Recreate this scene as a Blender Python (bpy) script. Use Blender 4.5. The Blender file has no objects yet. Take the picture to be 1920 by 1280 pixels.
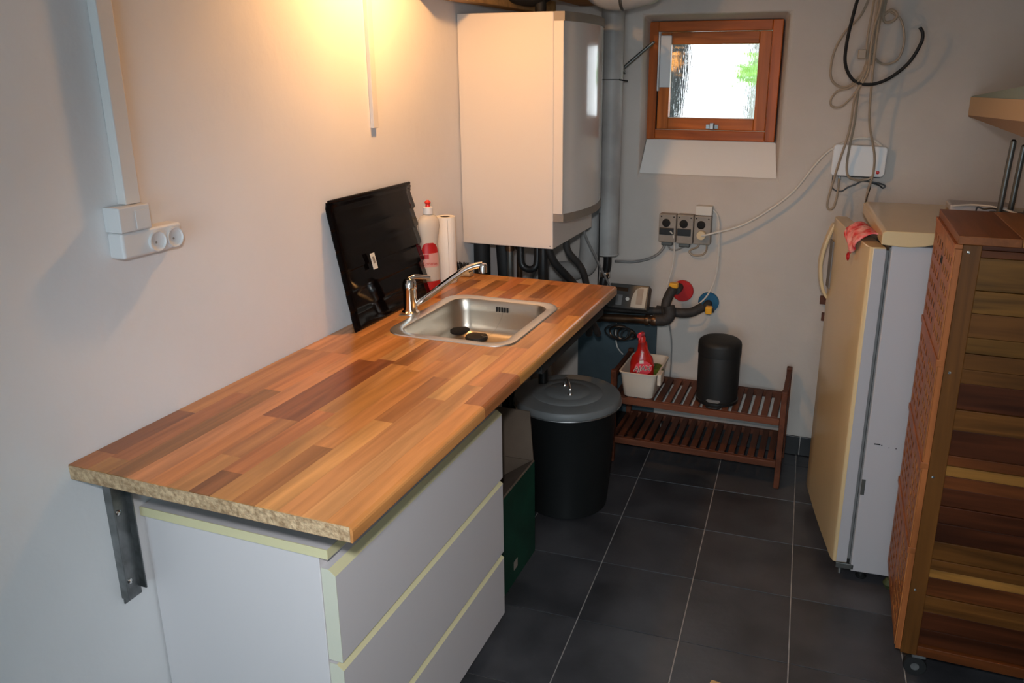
import bpy, bmesh, math, random
from mathutils import Vector, Matrix
random.seed(7)
S = bpy.context.scene
COL = S.collection

# ------------------------------------------------------------------ camera
CAM = Vector((1.25826, -1.17472, 1.57448))
yaw, pitch, roll = -0.34882, 0.28975, 0.00195
cy, sy, cp, sp = math.cos(yaw), math.sin(yaw), math.cos(pitch), math.sin(pitch)
fw = Vector((sy*cp, cy*cp, -sp)); rt = Vector((cy, -sy, 0)); up = rt.cross(fw)
rt2 = math.cos(roll)*rt + math.sin(roll)*up; up2 = -math.sin(roll)*rt + math.cos(roll)*up
cam = bpy.data.objects.new('camera', bpy.data.cameras.new('camera'))
COL.objects.link(cam)
cam.matrix_world = Matrix(((rt2.x, up2.x, -fw.x, CAM.x), (rt2.y, up2.y, -fw.y, CAM.y), (rt2.z, up2.z, -fw.z, CAM.z), (0, 0, 0, 1)))
cam.data.sensor_width = 36; cam.data.lens = 1473.35/1920*36
cam.data.shift_x = -67.2/1920; cam.data.shift_y = -55.8/1920
cam.data.clip_start = 0.02
S.camera = cam

# ------------------------------------------------------------------ world (overcast daylight outside)
w = bpy.data.worlds.new('sky'); S.world = w; w.use_nodes = True
bg = w.node_tree.nodes['Background']; bg.inputs[0].default_value = (0.93, 0.97, 1.0, 1); bg.inputs[1].default_value = 3.6

# ------------------------------------------------------------------ lights
def area(name, loc, target, sx, sy_, power, col):
    L = bpy.data.lights.new(name, 'AREA'); L.shape = 'RECTANGLE'; L.size = sx; L.size_y = sy_; L.energy = power; L.color = col
    o = bpy.data.objects.new(name, L); COL.objects.link(o); o.location = loc
    o.rotation_euler = (Vector(target)-Vector(loc)).to_track_quat('-Z', 'Y').to_euler(); return o
# the camera's own flash just above the lens
Fl = bpy.data.lights.new('camera_flash', 'SPOT'); Fl.energy = 92; Fl.color = (0.93, 0.96, 1.0); Fl.spot_size = math.radians(84); Fl.spot_blend = 1.0; Fl.shadow_soft_size = 0.03
fo = bpy.data.objects.new('camera_flash', Fl); COL.objects.link(fo); fo.location = (1.24, -1.20, 1.70)
fo.rotation_euler = (Vector((0.70, 0.8, 0.50))-fo.location).to_track_quat('-Z', 'Y').to_euler()
# added cool fill light behind the camera, no window is known there
area('cool_fill_light', (1.15, -2.58, 1.25), (0.5, 0.3, 0.6), 1.3, 1.1, 10.0, (0.16, 0.68, 1.0))
# the wall lamp over the worktop (bulb is built further down)
Lb = bpy.data.lights.new('lamp_bulb_light', 'POINT'); Lb.energy = 21; Lb.color = (1.0, 0.50, 0.17); Lb.shadow_soft_size = 0.03
lo = bpy.data.objects.new('lamp_bulb_light', Lb); COL.objects.link(lo); lo.location = (0.25, 0.76, 1.97)

S.view_settings.view_transform = 'Standard'; S.view_settings.look = 'None'
S.view_settings.exposure = 0.0; S.view_settings.gamma = 1; S.view_settings.use_curve_mapping = False

# ------------------------------------------------------------------ materials
def lin(r, g, b):
    f = lambda c: ((c/255+0.055)/1.055)**2.4 if c/255 > 0.04045 else c/255/12.92
    return (f(r), f(g), f(b), 1)
def mat(name, col, rough=0.5, metal=0.0, noise=0.0, nscale=20, bump=0.0, bscale=60, spec=0.5, coat=0.0, stretch=None, col2=None, trans=0, ior=1.45, emis=None, estr=0, detail=4):
    m = bpy.data.materials.new(name); m.use_nodes = True
    nt = m.node_tree; b = nt.nodes['Principled BSDF']
    b.inputs['Base Color'].default_value = col; b.inputs['Roughness'].default_value = rough; b.inputs['Metallic'].default_value = metal
    b.inputs['Specular IOR Level'].default_value = spec; b.inputs['Coat Weight'].default_value = coat; b.inputs['IOR'].default_value = ior
    b.inputs['Transmission Weight'].default_value = trans
    if emis: b.inputs['Emission Color'].default_value = emis; b.inputs['Emission Strength'].default_value = estr
    tc = nt.nodes.new('ShaderNodeTexCoord'); mp = nt.nodes.new('ShaderNodeMapping')
    nt.links.new(tc.outputs['Object'], mp.inputs[0])
    if stretch: mp.inputs['Scale'].default_value = stretch
    if noise > 0 or col2:
        n = nt.nodes.new('ShaderNodeTexNoise'); n.inputs['Scale'].default_value = nscale; n.inputs['Detail'].default_value = detail
        nt.links.new(mp.outputs[0], n.inputs['Vector'])
        r = nt.nodes.new('ShaderNodeValToRGB'); r.color_ramp.elements[0].position = 0.35; r.color_ramp.elements[1].position = 0.65
        c2 = col2 if col2 else tuple(c*(1-noise) for c in col[:3])+(1,)
        r.color_ramp.elements[0].color = c2; r.color_ramp.elements[1].color = col
        nt.links.new(n.outputs['Fac'], r.inputs[0]); nt.links.new(r.outputs[0], b.inputs['Base Color'])
    if bump > 0:
        n2 = nt.nodes.new('ShaderNodeTexNoise'); n2.inputs['Scale'].default_value = bscale; n2.inputs['Detail'].default_value = 3
        nt.links.new(mp.outputs[0], n2.inputs['Vector'])
        bp = nt.nodes.new('ShaderNodeBump'); bp.inputs['Strength'].default_value = bump; bp.inputs['Distance'].default_value = 0.01
        nt.links.new(n2.outputs['Fac'], bp.inputs['Height']); nt.links.new(bp.outputs[0], b.inputs['Normal'])
    return m

def wood(name, axis='y', rough=0.4, tint=(1, 1, 1), contrast=0.35, usecolor=True, base=(0.4, 0.2, 0.09, 1), gs=1.0, coat=0.0):
    """grain along one axis; base colour taken from the object's own colour, with a per-object offset of the grain"""
    m = bpy.data.materials.new(name); m.use_nodes = True
    nt = m.node_tree; b = nt.nodes['Principled BSDF']; b.inputs['Roughness'].default_value = rough; b.inputs['Coat Weight'].default_value = coat; b.inputs['Specular IOR Level'].default_value = 0.5 if 'stave' in name else 0.18
    tc = nt.nodes.new('ShaderNodeTexCoord'); oi = nt.nodes.new('ShaderNodeObjectInfo')
    mul = nt.nodes.new('ShaderNodeVectorMath'); mul.operation = 'SCALE'; mul.inputs[3].default_value = 17.0
    nt.links.new(oi.outputs['Location'], mul.inputs[0])
    add = nt.nodes.new('ShaderNodeVectorMath'); add.operation = 'ADD'
    nt.links.new(tc.outputs['Object'], add.inputs[0]); nt.links.new(mul.outputs[0], add.inputs[1])
    mp = nt.nodes.new('ShaderNodeMapping'); nt.links.new(add.outputs[0], mp.inputs[0])
    s = {'x': (2.5, 45, 45), 'y': (45, 2.5, 45), 'z': (45, 45, 2.5)}[axis]
    mp.inputs['Scale'].default_value = tuple(v*gs for v in s)
    n = nt.nodes.new('ShaderNodeTexNoise'); n.inputs['Scale'].default_value = 1.0; n.inputs['Detail'].default_value = 6; n.inputs['Distortion'].default_value = 0.6
    nt.links.new(mp.outputs[0], n.inputs['Vector'])
    mp2 = nt.nodes.new('ShaderNodeMapping'); nt.links.new(add.outputs[0], mp2.inputs[0])
    s2 = {'x': (1.2, 9, 9), 'y': (9, 1.2, 9), 'z': (9, 9, 1.2)}[axis]; mp2.inputs['Scale'].default_value = tuple(v*gs for v in s2)
    n2 = nt.nodes.new('ShaderNodeTexNoise'); n2.inputs['Scale'].default_value = 1.0; n2.inputs['Detail'].default_value = 3; n2.inputs['Distortion'].default_value = 1.5
    nt.links.new(mp2.outputs[0], n2.inputs['Vector'])
    ad = nt.nodes.new('ShaderNodeMath'); ad.operation = 'ADD'; nt.links.new(n.outputs['Fac'], ad.inputs[0]); nt.links.new(n2.outputs['Fac'], ad.inputs[1])
    mr = nt.nodes.new('ShaderNodeMapRange'); mr.inputs['From Min'].default_value = 0.75; mr.inputs['From Max'].default_value = 1.25
    mr.inputs['To Min'].default_value = 1-contrast; mr.inputs['To Max'].default_value = 1+contrast*0.5
    nt.links.new(ad.outputs[0], mr.inputs['Value'])
    mx = nt.nodes.new('ShaderNodeVectorMath'); mx.operation = 'SCALE'
    if usecolor: nt.links.new(oi.outputs['Color'], mx.inputs[0])
    else: mx.inputs[0].default_value = base[:3]
    nt.links.new(mr.outputs[0], mx.inputs[3])
    nt.links.new(mx.outputs[0], b.inputs['Base Color'])
    bp = nt.nodes.new('ShaderNodeBump'); bp.inputs['Strength'].default_value = 0.05; bp.inputs['Distance'].default_value = 0.003
    nt.links.new(n.outputs['Fac'], bp.inputs['Height']); nt.links.new(bp.outputs[0], b.inputs['Normal'])
    return m

M = {}
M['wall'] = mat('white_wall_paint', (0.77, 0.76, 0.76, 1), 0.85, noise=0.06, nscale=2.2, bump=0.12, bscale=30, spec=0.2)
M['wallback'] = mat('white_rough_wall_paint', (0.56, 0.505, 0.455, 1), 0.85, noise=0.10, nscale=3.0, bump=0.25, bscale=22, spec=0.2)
M['ceil'] = mat('ceiling_paint', (0.4, 0.38, 0.36, 1), 0.9, bump=0.2, bscale=20)
M['grout'] = mat('grey_grout', (0.42, 0.38, 0.35, 1), 0.9, noise=0.3, nscale=30)
M['panel_blue'] = mat('blue_grey_painted_board', (0.055, 0.085, 0.10, 1), 0.7, noise=0.25, nscale=9)
M['black_trim'] = mat('black_skirting_tile', (0.012, 0.012, 0.013, 1), 0.35, noise=0.4, nscale=8)
M['white_plastic'] = mat('white_plastic', (0.66, 0.66, 0.66, 1), 0.4)
M['white_trunk'] = mat('painted_trunking', (0.66, 0.64, 0.62, 1), 0.6)
M['white_lacquer'] = mat('white_lacquered_board', (0.64, 0.60, 0.60, 1), 0.45)
M['cream_edge'] = mat('yellowed_edge_band', (0.66, 0.60, 0.36, 1), 0.45)
M['pale_edge'] = mat('pale_cream_edge_band', (0.60, 0.59, 0.48, 1), 0.45)
M['boiler_white'] = mat('cream_white_sheet_metal', (0.60, 0.555, 0.505, 1), 0.38)
M['boiler_gloss'] = mat('glossy_cream_boiler_door', (0.56, 0.53, 0.49, 1), 0.14, coat=0.3)
M['boiler_trim'] = mat('grey_brown_boiler_trim', (0.20, 0.165, 0.13, 1), 0.45)
M['black_plastic'] = mat('black_plastic', (0.012, 0.012, 0.012, 1), 0.4)
M['black_rubber'] = mat('black_rubber', (0.010, 0.010, 0.010, 1), 0.65)
M['black_enamel'] = mat('black_enamel', (0.003, 0.002, 0.002, 1), 0.11, spec=0.16)
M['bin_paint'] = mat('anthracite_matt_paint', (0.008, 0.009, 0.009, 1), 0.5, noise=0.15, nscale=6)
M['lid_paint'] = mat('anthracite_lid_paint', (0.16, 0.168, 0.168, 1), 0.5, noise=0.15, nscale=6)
M['smallbin'] = mat('matt_dark_grey_paint', (0.010, 0.010, 0.010, 1), 0.6)
M['chrome'] = mat('chrome', (0.75, 0.73, 0.70, 1), 0.10, metal=1.0)
M['steel'] = mat('brushed_stainless_steel', (0.52, 0.47, 0.40, 1), 0.34, metal=1.0, bump=0.05, bscale=300, stretch=(1, 12, 1))
M['steel_rim'] = mat('stainless_steel_rim', (0.82, 0.79, 0.74, 1), 0.34, metal=1.0)
M['galv'] = mat('galvanised_steel', (0.33, 0.34, 0.34, 1), 0.4, metal=0.9, noise=0.5, nscale=18)
M['zinc_dark'] = mat('dull_grey_pipe', (0.13, 0.13, 0.12, 1), 0.4, metal=0.7)
M['copper_dark'] = mat('tarnished_brown_pipe', (0.10, 0.055, 0.03, 1), 0.35, metal=0.7, noise=0.6, nscale=15)
M['dark_pipe'] = mat('dark_pipe_insulation', (0.035, 0.030, 0.027, 1), 0.7, noise=0.4, nscale=20, bump=0.3, bscale=40)
M['white_pipe'] = mat('painted_flue_pipe', (0.45, 0.44, 0.42, 1), 0.5, noise=0.3, nscale=6)
M['brass'] = mat('brass', (0.55, 0.30, 0.08, 1), 0.3, metal=0.9)
M['red'] = mat('red_plastic', (0.42, 0.012, 0.012, 1), 0.4)
M['red_bright'] = mat('bright_red_plastic', (0.70, 0.03, 0.02, 1), 0.35)
M['pinkred'] = mat('pink_red_plastic', (0.75, 0.06, 0.09, 1), 0.35)
M['blue'] = mat('blue_plastic', (0.012, 0.10, 0.20, 1), 0.4)
M['yellow'] = mat('yellow_plastic', (0.75, 0.36, 0.02, 1), 0.4)
M['socket_grey'] = mat('aged_grey_plastic', (0.29, 0.25, 0.21, 1), 0.5, noise=0.15, nscale=20)
M['cable_beige'] = mat('beige_cable', (0.33, 0.26, 0.19, 1), 0.5)
M['cable_white'] = mat('white_cable', (0.62, 0.58, 0.52, 1), 0.5)
M['cable_grey'] = mat('grey_cable', (0.22, 0.21, 0.20, 1), 0.5)
M['plug_cream'] = mat('cream_plug', (0.60, 0.48, 0.30, 1), 0.45)
M['meter_dark'] = mat('dark_grey_meter_case', (0.055, 0.052, 0.048, 1), 0.35)
M['meter_light'] = mat('light_grey_meter_cover', (0.38, 0.37, 0.33, 1), 0.4)
M['fridge_cream'] = mat('yellowed_fridge_enamel', (0.60, 0.45, 0.25, 1), 0.22, noise=0.08, nscale=2)
M['fridge_side'] = mat('white_fridge_side', (0.42, 0.40, 0.41, 1), 0.42)
M['gasket'] = mat('grey_rubber_gasket', (0.16, 0.155, 0.15, 1), 0.6)
M['paper'] = mat('kitchen_paper', (0.80, 0.76, 0.70, 1), 0.95, bump=0.15, bscale=150)
M['cardboard'] = mat('brown_cardboard', (0.12, 0.085, 0.06, 1), 0.85, noise=0.2, nscale=12)
M['green_card'] = mat('dark_green_printed_card', (0.006, 0.055, 0.032, 1), 0.5, noise=0.35, nscale=10)
M['label_white'] = mat('white_paper_label', (0.72, 0.70, 0.62, 1), 0.6)
M['label_pink'] = mat('pale_pink_label', (0.62, 0.32, 0.28, 1), 0.4)
M['clear'] = mat('clear_plastic_with_liquid', (0.80, 0.72, 0.62, 1), 0.15, trans=0.35, ior=1.2)
M['tub'] = mat('cream_plastic_tub', (0.62, 0.54, 0.45, 1), 0.45)
M['sponge'] = mat('green_sponge', (0.10, 0.13, 0.012, 1), 0.9, bump=0.5, bscale=60)
M['hole'] = mat('dark_opening', (0.008, 0.007, 0.006, 1), 0.8)
M['chip'] = mat('raw_chipboard', (0.55, 0.39, 0.23, 1), 0.9, col2=(0.30, 0.19, 0.10, 1), nscale=110, bump=0.5, bscale=120, detail=6)
M['shelf_yellow'] = mat('yellowed_shelf_laminate', (0.52, 0.36, 0.19, 1), 0.5)
M['shelf_grey'] = mat('grey_shelf_face', (0.22, 0.29, 0.27, 1), 0.6)
M['shelf_dark'] = mat('brown_shelf_underside', (0.22, 0.13, 0.065, 1), 0.6)
M['bulb'] = mat('glowing_bulb', (1, 0.8, 0.5, 1), 0.4, emis=(1, 0.72, 0.38, 1), estr=14)
M['bark'] = mat('tree_bark', (0.05, 0.055, 0.06, 1), 0.9, noise=0.7, nscale=12)
M['leaf'] = mat('green_leaf', (0.30, 0.62, 0.06, 1), 0.6)
M['leaf_or'] = mat('orange_leaf', (0.80, 0.33, 0.05, 1), 0.6)
M['grass'] = mat('lawn', (0.25, 0.4, 0.1, 1), 0.9, noise=0.5, nscale=30)
M['spray_red'] = mat('translucent_red_bottle', (0.50, 0.015, 0.01, 1), 0.22, noise=0.35, nscale=14, coat=0.3)
M['window_wood'] = wood('red_brown_window_wood', 'z', 0.35, usecolor=True, contrast=0.45, gs=0.8)
M['window_wood_x'] = wood('red_brown_window_wood_crosswise', 'x', 0.35, usecolor=True, contrast=0.45, gs=0.8)
M['stave'] = wood('oiled_stave_wood', 'y', 0.22, contrast=0.34)
M['cab_x'] = wood('acacia_board_wood', 'x', 0.38, contrast=0.55)
M['cab_top'] = wood('acacia_top_wood', 'y', 0.38, contrast=0.4)
M['cab_y'] = wood('acacia_door_wood', 'z', 0.42, contrast=0.35)
M['rack_x'] = wood('brown_rack_wood_lengthwise', 'x', 0.5, contrast=0.35)
M['rack_y'] = wood('brown_rack_wood_crosswise', 'y', 0.5, contrast=0.35)
M['batten'] = wood('brown_batten_wood', 'x', 0.5, contrast=0.35)

# floor tile slate: dark with soft cloudy variation, uneven gloss
def tile_mat():
    m = bpy.data.materials.new('dark_slate_tile'); m.use_nodes = True; nt = m.node_tree; b = nt.nodes['Principled BSDF']
    tc = nt.nodes.new('ShaderNodeTexCoord'); oi = nt.nodes.new('ShaderNodeObjectInfo')
    mul = nt.nodes.new('ShaderNodeVectorMath'); mul.operation = 'SCALE'; mul.inputs[3].default_value = 5.3
    nt.links.new(oi.outputs['Location'], mul.inputs[0]); add = nt.nodes.new('ShaderNodeVectorMath'); nt.links.new(tc.outputs['Object'], add.inputs[0]); nt.links.new(mul.outputs[0], add.inputs[1])
    n = nt.nodes.new('ShaderNodeTexNoise'); n.inputs['Scale'].default_value = 5; n.inputs['Detail'].default_value = 4; n.inputs['Roughness'].default_value = 0.5
    nt.links.new(add.outputs[0], n.inputs['Vector'])
    r = nt.nodes.new('ShaderNodeValToRGB'); r.color_ramp.elements[0].position = 0.3; r.color_ramp.elements[1].position = 0.72
    r.color_ramp.elements[0].color = (0.027, 0.027, 0.030, 1); r.color_ramp.elements[1].color = (0.070, 0.068, 0.073, 1)
    nt.links.new(n.outputs['Fac'], r.inputs[0]); nt.links.new(r.outputs[0], b.inputs['Base Color'])
    mr = nt.nodes.new('ShaderNodeMapRange'); mr.inputs['To Min'].default_value = 0.24; mr.inputs['To Max'].default_value = 0.38
    nt.links.new(n.outputs['Fac'], mr.inputs['Value']); nt.links.new(mr.outputs[0], b.inputs['Roughness'])
    n3 = nt.nodes.new('ShaderNodeTexNoise'); n3.inputs['Scale'].default_value = 38; n3.inputs['Detail'].default_value = 5; nt.links.new(add.outputs[0], n3.inputs['Vector'])
    bp = nt.nodes.new('ShaderNodeBump'); bp.inputs['Strength'].default_value = 0.22; bp.inputs['Distance'].default_value = 0.004
    nt.links.new(n3.outputs['Fac'], bp.inputs['Height']); nt.links.new(bp.outputs[0], b.inputs['Normal'])
    return m
M['tile'] = tile_mat()

# ribbed obscure glass
def glass_mat():
    m = bpy.data.materials.new('ribbed_obscure_glass'); m.use_nodes = True; nt = m.node_tree; b = nt.nodes['Principled BSDF']
    b.inputs['Base Color'].default_value = (0.97, 0.99, 1, 1); b.inputs['Roughness'].default_value = 0.03; b.inputs['Transmission Weight'].default_value = 1; b.inputs['IOR'].default_value = 1.45
    tc = nt.nodes.new('ShaderNodeTexCoord'); mp = nt.nodes.new('ShaderNodeMapping'); mp.inputs['Scale'].default_value = (170, 170, 14)
    nt.links.new(tc.outputs['Object'], mp.inputs[0])
    n = nt.nodes.new('ShaderNodeTexNoise'); n.inputs['Scale'].default_value = 1; n.inputs['Detail'].default_value = 3; n.inputs['Distortion'].default_value = 0.8
    nt.links.new(mp.outputs[0], n.inputs['Vector'])
    bp = nt.nodes.new('ShaderNodeBump'); bp.inputs['Strength'].default_value = 0.22; bp.inputs['Distance'].default_value = 0.002
    nt.links.new(n.outputs['Fac'], bp.inputs['Height']); nt.links.new(bp.outputs[0], b.inputs['Normal'])
    return m
M['glass'] = glass_mat()

# ------------------------------------------------------------------ object helpers
W = {}
def link(o, parent=None, world=None):
    COL.objects.link(o)
    W[o] = world
    o.matrix_world = world
    if parent:
        o.parent = parent; o.matrix_parent_inverse = W[parent].inverted(); o.matrix_basis = world
    return o
def tag(o, label=None, cat=None, group=None, kind=None):
    if label: o['label'] = label
    if cat: o['category'] = cat
    if group: o['group'] = group
    if kind: o['kind'] = kind
    return o
def thing(name, label, cat, loc, group=None):
    o = bpy.data.objects.new(name, None); o.empty_display_size = 0.05
    link(o, None, Matrix.Translation(loc)); return tag(o, label, cat, group)
def mesh(name, verts, faces, m, parent=None, bevel=0, smooth=False, color=None, segs=2, label=None, angle=40):
    vs = [Vector(v) for v in verts]
    mn = Vector([min(v[i] for v in vs) for i in range(3)]); mxx = Vector([max(v[i] for v in vs) for i in range(3)]); c = (mn+mxx)/2
    me = bpy.data.meshes.new(name); me.from_pydata([v-c for v in vs], [], faces)
    bm = bmesh.new(); bm.from_mesh(me); bmesh.ops.recalc_face_normals(bm, faces=bm.faces); bm.to_mesh(me); bm.free()
    o = bpy.data.objects.new(name, me); link(o, parent, Matrix.Translation(c))
    me.materials.append(m)
    if smooth:
        me.shade_smooth(); me.set_sharp_from_angle(angle=math.radians(angle))
    if bevel:
        b = o.modifiers.new('bevel', 'BEVEL'); b.width = bevel; b.segments = segs; b.limit_method = 'ANGLE'
    if color: o.color = color if len(color) == 4 else (*color, 1)
    if label: o['label'] = label
    return o
BF = [(0, 1, 2, 3), (4, 7, 6, 5), (0, 4, 5, 1), (1, 5, 6, 2), (2, 6, 7, 3), (3, 7, 4, 0)]
def boxv(x0, x1, y0, y1, z0, z1):
    return [(x0, y0, z0), (x1, y0, z0), (x1, y1, z0), (x0, y1, z0), (x0, y0, z1), (x1, y0, z1), (x1, y1, z1), (x0, y1, z1)]
def box(name, x0, x1, y0, y1, z0, z1, m, parent=None, bevel=0.002, T=None, **k):
    v = boxv(x0, x1, y0, y1, z0, z1)
    if T: v = [T @ Vector(p) for p in v]
    return mesh(name, v, BF, m, parent, bevel, **k)
def prism(name, poly, axis, a0, a1, m, parent=None, bevel=0, T=None, **k):
    """poly: 2-D points in the plane of the other two axes, extruded along axis"""
    n = len(poly); vs = []
    for a in (a0, a1):
        for p, q in poly:
            vs.append({'x': (a, p, q), 'y': (p, a, q), 'z': (p, q, a)}[axis])
    if T: vs = [T @ Vector(p) for p in vs]
    fs = [tuple(range(n)), tuple(range(2*n-1, n-1, -1))] + [(i, (i+1) % n, n+(i+1) % n, n+i) for i in range(n)]
    return mesh(name, vs, fs, m, parent, bevel, **k)
def lathe(name, prof, c, m, parent=None, segs=40, T=None, **k):
    """prof: (r, z) pairs about a vertical axis through c; T places it otherwise"""
    vs = []; fs = []
    for r, z in prof:
        for i in range(segs):
            a = 2*math.pi*i/segs; vs.append((r*math.cos(a), r*math.sin(a), z))
    for j in range(len(prof)-1):
        for i in range(segs):
            fs.append((j*segs+i, j*segs+(i+1) % segs, (j+1)*segs+(i+1) % segs, (j+1)*segs+i))
    if prof[0][0] > 1e-5: fs.append(tuple(range(segs)))
    if prof[-1][0] > 1e-5: fs.append(tuple(range((len(prof)-1)*segs, len(prof)*segs)))
    X = Matrix.Translation(c) @ (T if T else Matrix.Identity(4))
    vs = [X @ Vector(v) for v in vs]
    return mesh(name, vs, fs, m, parent, 0, smooth=True, **k)
def spline(pts, n=8):
    P = [Vector(p) for p in pts]
    if len(P) < 3: return P
    out = []
    for i in range(len(P)-1):
        p0 = P[max(i-1, 0)]; p1 = P[i]; p2 = P[i+1]; p3 = P[min(i+2, len(P)-1)]
        for t in range(n):
            t /= n
            out.append(0.5*((2*p1)+(-p0+p2)*t+(2*p0-5*p1+4*p2-p3)*t*t+(-p0+3*p1-3*p2+p3)*t**3))
    out.append(P[-1]); return out
def tube_data(pts, r, segs=8, smooth=True, n=8, radii=None):
    P = spline(pts, n) if smooth else [Vector(p) for p in pts]
    vs = []; fs = []; prev = None; N = len(P)
    for i, p in enumerate(P):
        t = (P[min(i+1, N-1)]-P[max(i-1, 0)]).normalized()
        if prev is None:
            u = t.cross(Vector((0, 0, 1)));
            if u.length < 0.05: u = t.cross(Vector((1, 0, 0)))
        else: u = prev - t*prev.dot(t)
        u.normalize(); prev = u; v = t.cross(u)
        rr = r if radii is None else radii[0]+(radii[1]-radii[0])*i/(N-1)
        for s in range(segs):
            a = 2*math.pi*s/segs; vs.append(p+rr*(math.cos(a)*u+math.sin(a)*v))
    for i in range(N-1):
        for s in range(segs):
            fs.append((i*segs+s, i*segs+(s+1) % segs, (i+1)*segs+(s+1) % segs, (i+1)*segs+s))
    fs.append(tuple(range(segs))); fs.append(tuple(range((N-1)*segs, N*segs)))
    return vs, fs
def tube(name, pts, r, m, parent=None, segs=10, smooth=True, n=8, radii=None, **k):
    vs, fs = tube_data(pts, r, segs, smooth, n, radii)
    return mesh(name, vs, fs, m, parent, 0, smooth=True, **k)
def rrect(x0, x1, y0, y1, r, n=8):
    out = []
    for cx, cy_, a0 in ((x1-r, y1-r, 0), (x0+r, y1-r, 90), (x0+r, y0+r, 180), (x1-r, y0+r, 270)):
        for i in range(n+1):
            a = math.radians(a0+90*i/n); out.append((cx+r*math.cos(a), cy_+r*math.sin(a)))
    return out
def rings(name, ringlist, m, parent=None, cap0=False, cap1=False, close=False, **k):
    n = len(ringlist[0]); vs = [v for r in ringlist for v in r]; fs = []
    R = len(ringlist)
    for j in range(R if close else R-1):
        for i in range(n):
            a = j*n; b = ((j+1) % R)*n
            fs.append((a+i, a+(i+1) % n, b+(i+1) % n, b+i))
    if cap0: fs.append(tuple(range(n)))
    if cap1: fs.append(tuple(range((R-1)*n, R*n)))
    return mesh(name, vs, fs, m, parent, 0, smooth=True, **k)
def text(name, s, size, mtx, m, parent, extrude=0.0004, align='CENTER', shear=0, bold=0):
    cu = bpy.data.curves.new(name, 'FONT'); cu.body = s; cu.size = size; cu.extrude = extrude; cu.align_x = align; cu.align_y = 'CENTER'; cu.shear = shear; cu.offset = bold
    cu.resolution_u = 2
    tmp = bpy.data.objects.new(name+'_tmp', cu); COL.objects.link(tmp); dg = bpy.context.evaluated_depsgraph_get(); dg.update()
    me = bpy.data.meshes.new_from_object(tmp.evaluated_get(dg)); bpy.data.objects.remove(tmp)
    me.transform(mtx); vs = [v.co.copy() for v in me.vertices]; c = sum(vs, Vector())/max(len(vs), 1)
    me.transform(Matrix.Translation(-c)); me.materials.clear(); me.materials.append(m)
    o = bpy.data.objects.new(name, me); return link(o, parent, Matrix.Translation(c))

YB = 2.123   # face of the back wall
H = 2.25     # ceiling

# ================================================================== SETTING
def struct(o): o['kind'] = 'structure'; return o
RX = 2.15
fl = struct(box('floor', -0.1, RX+0.1, -2.7, YB+0.2, -0.08, -0.0035, M['grout'], bevel=0))
ts, ang = 0.30742, 0.03972
ca, sa = math.cos(ang), math.sin(ang)
tx0, ty0 = 0.66602, 0.44621
tile_mesh = None
for i in range(-4, 7):
    for j in range(-11, 7):
        ox = tx0+(i*ca-j*sa)*ts; oy = ty0+(i*sa+j*ca)*ts
        q = [(0.0017, 0.0017), (ts-0.0017, 0.0017), (ts-0.0017, ts-0.0017), (0.0017, ts-0.0017)]
        pts = [(ox+a*ca-b*sa, oy+a*sa+b*ca) for a, b in q]
        cx = sum(p[0] for p in pts)/4; cyy = sum(p[1] for p in pts)/4
        if cx < -0.13 or cx > RX+0.13 or cyy < -2.72 or cyy > YB+0.13: continue
        inside = all(0 <= p[0] <= RX and -2.6 <= p[1] <= YB for p in pts)
        if inside:
            if tile_mesh is None:
                t0 = prism('tile', pts, 'z', -0.004, 0.0, M['tile'], fl, bevel=0.0008); tile_mesh = t0.data
                base = Vector((cx, cyy, -0.002))
            else:
                t = bpy.data.objects.new('tile', tile_mesh); link(t, fl, Matrix.Translation((cx, cyy, -0.002)))
                b = t.modifiers.new('bevel', 'BEVEL'); b.width = 0.0008; b.segments = 2; b.limit_method = 'ANGLE'
        else:   # cut tile at the wall: clip the quad to the room
            def clip(P, f, inter):
                out = []
                for k in range(len(P)):
                    a, b2 = P[k-1], P[k]
                    if f(b2):
                        if not f(a): out.append(inter(a, b2))
                        out.append(b2)
                    elif f(a): out.append(inter(a, b2))
                return out
            P = pts
            for ax, lim, sg in ((0, 0, 1), (0, RX, -1), (1, -2.6, 1), (1, YB, -1)):
                P = clip(P, lambda p: sg*(p[ax]-lim) >= 0, lambda a, b2: tuple(a[k]+(b2[k]-a[k])*((lim-a[ax])/(b2[ax]-a[ax])) for k in (0, 1)))
                if len(P) < 3: break
            if len(P) >= 3:
                ar = abs(sum(P[k-1][0]*P[k][1]-P[k][0]*P[k-1][1] for k in range(len(P))))/2
                if ar > 4e-4: prism('tile', P, 'z', -0.004, 0.0, M['tile'], fl)

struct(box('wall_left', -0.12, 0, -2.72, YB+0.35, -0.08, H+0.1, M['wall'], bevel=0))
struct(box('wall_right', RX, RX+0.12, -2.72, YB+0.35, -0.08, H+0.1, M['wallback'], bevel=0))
struct(box('ceiling', -0.12, RX+0.12, -2.72, YB+0.35, H, H+0.1, M['ceil'], bevel=0))
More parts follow.
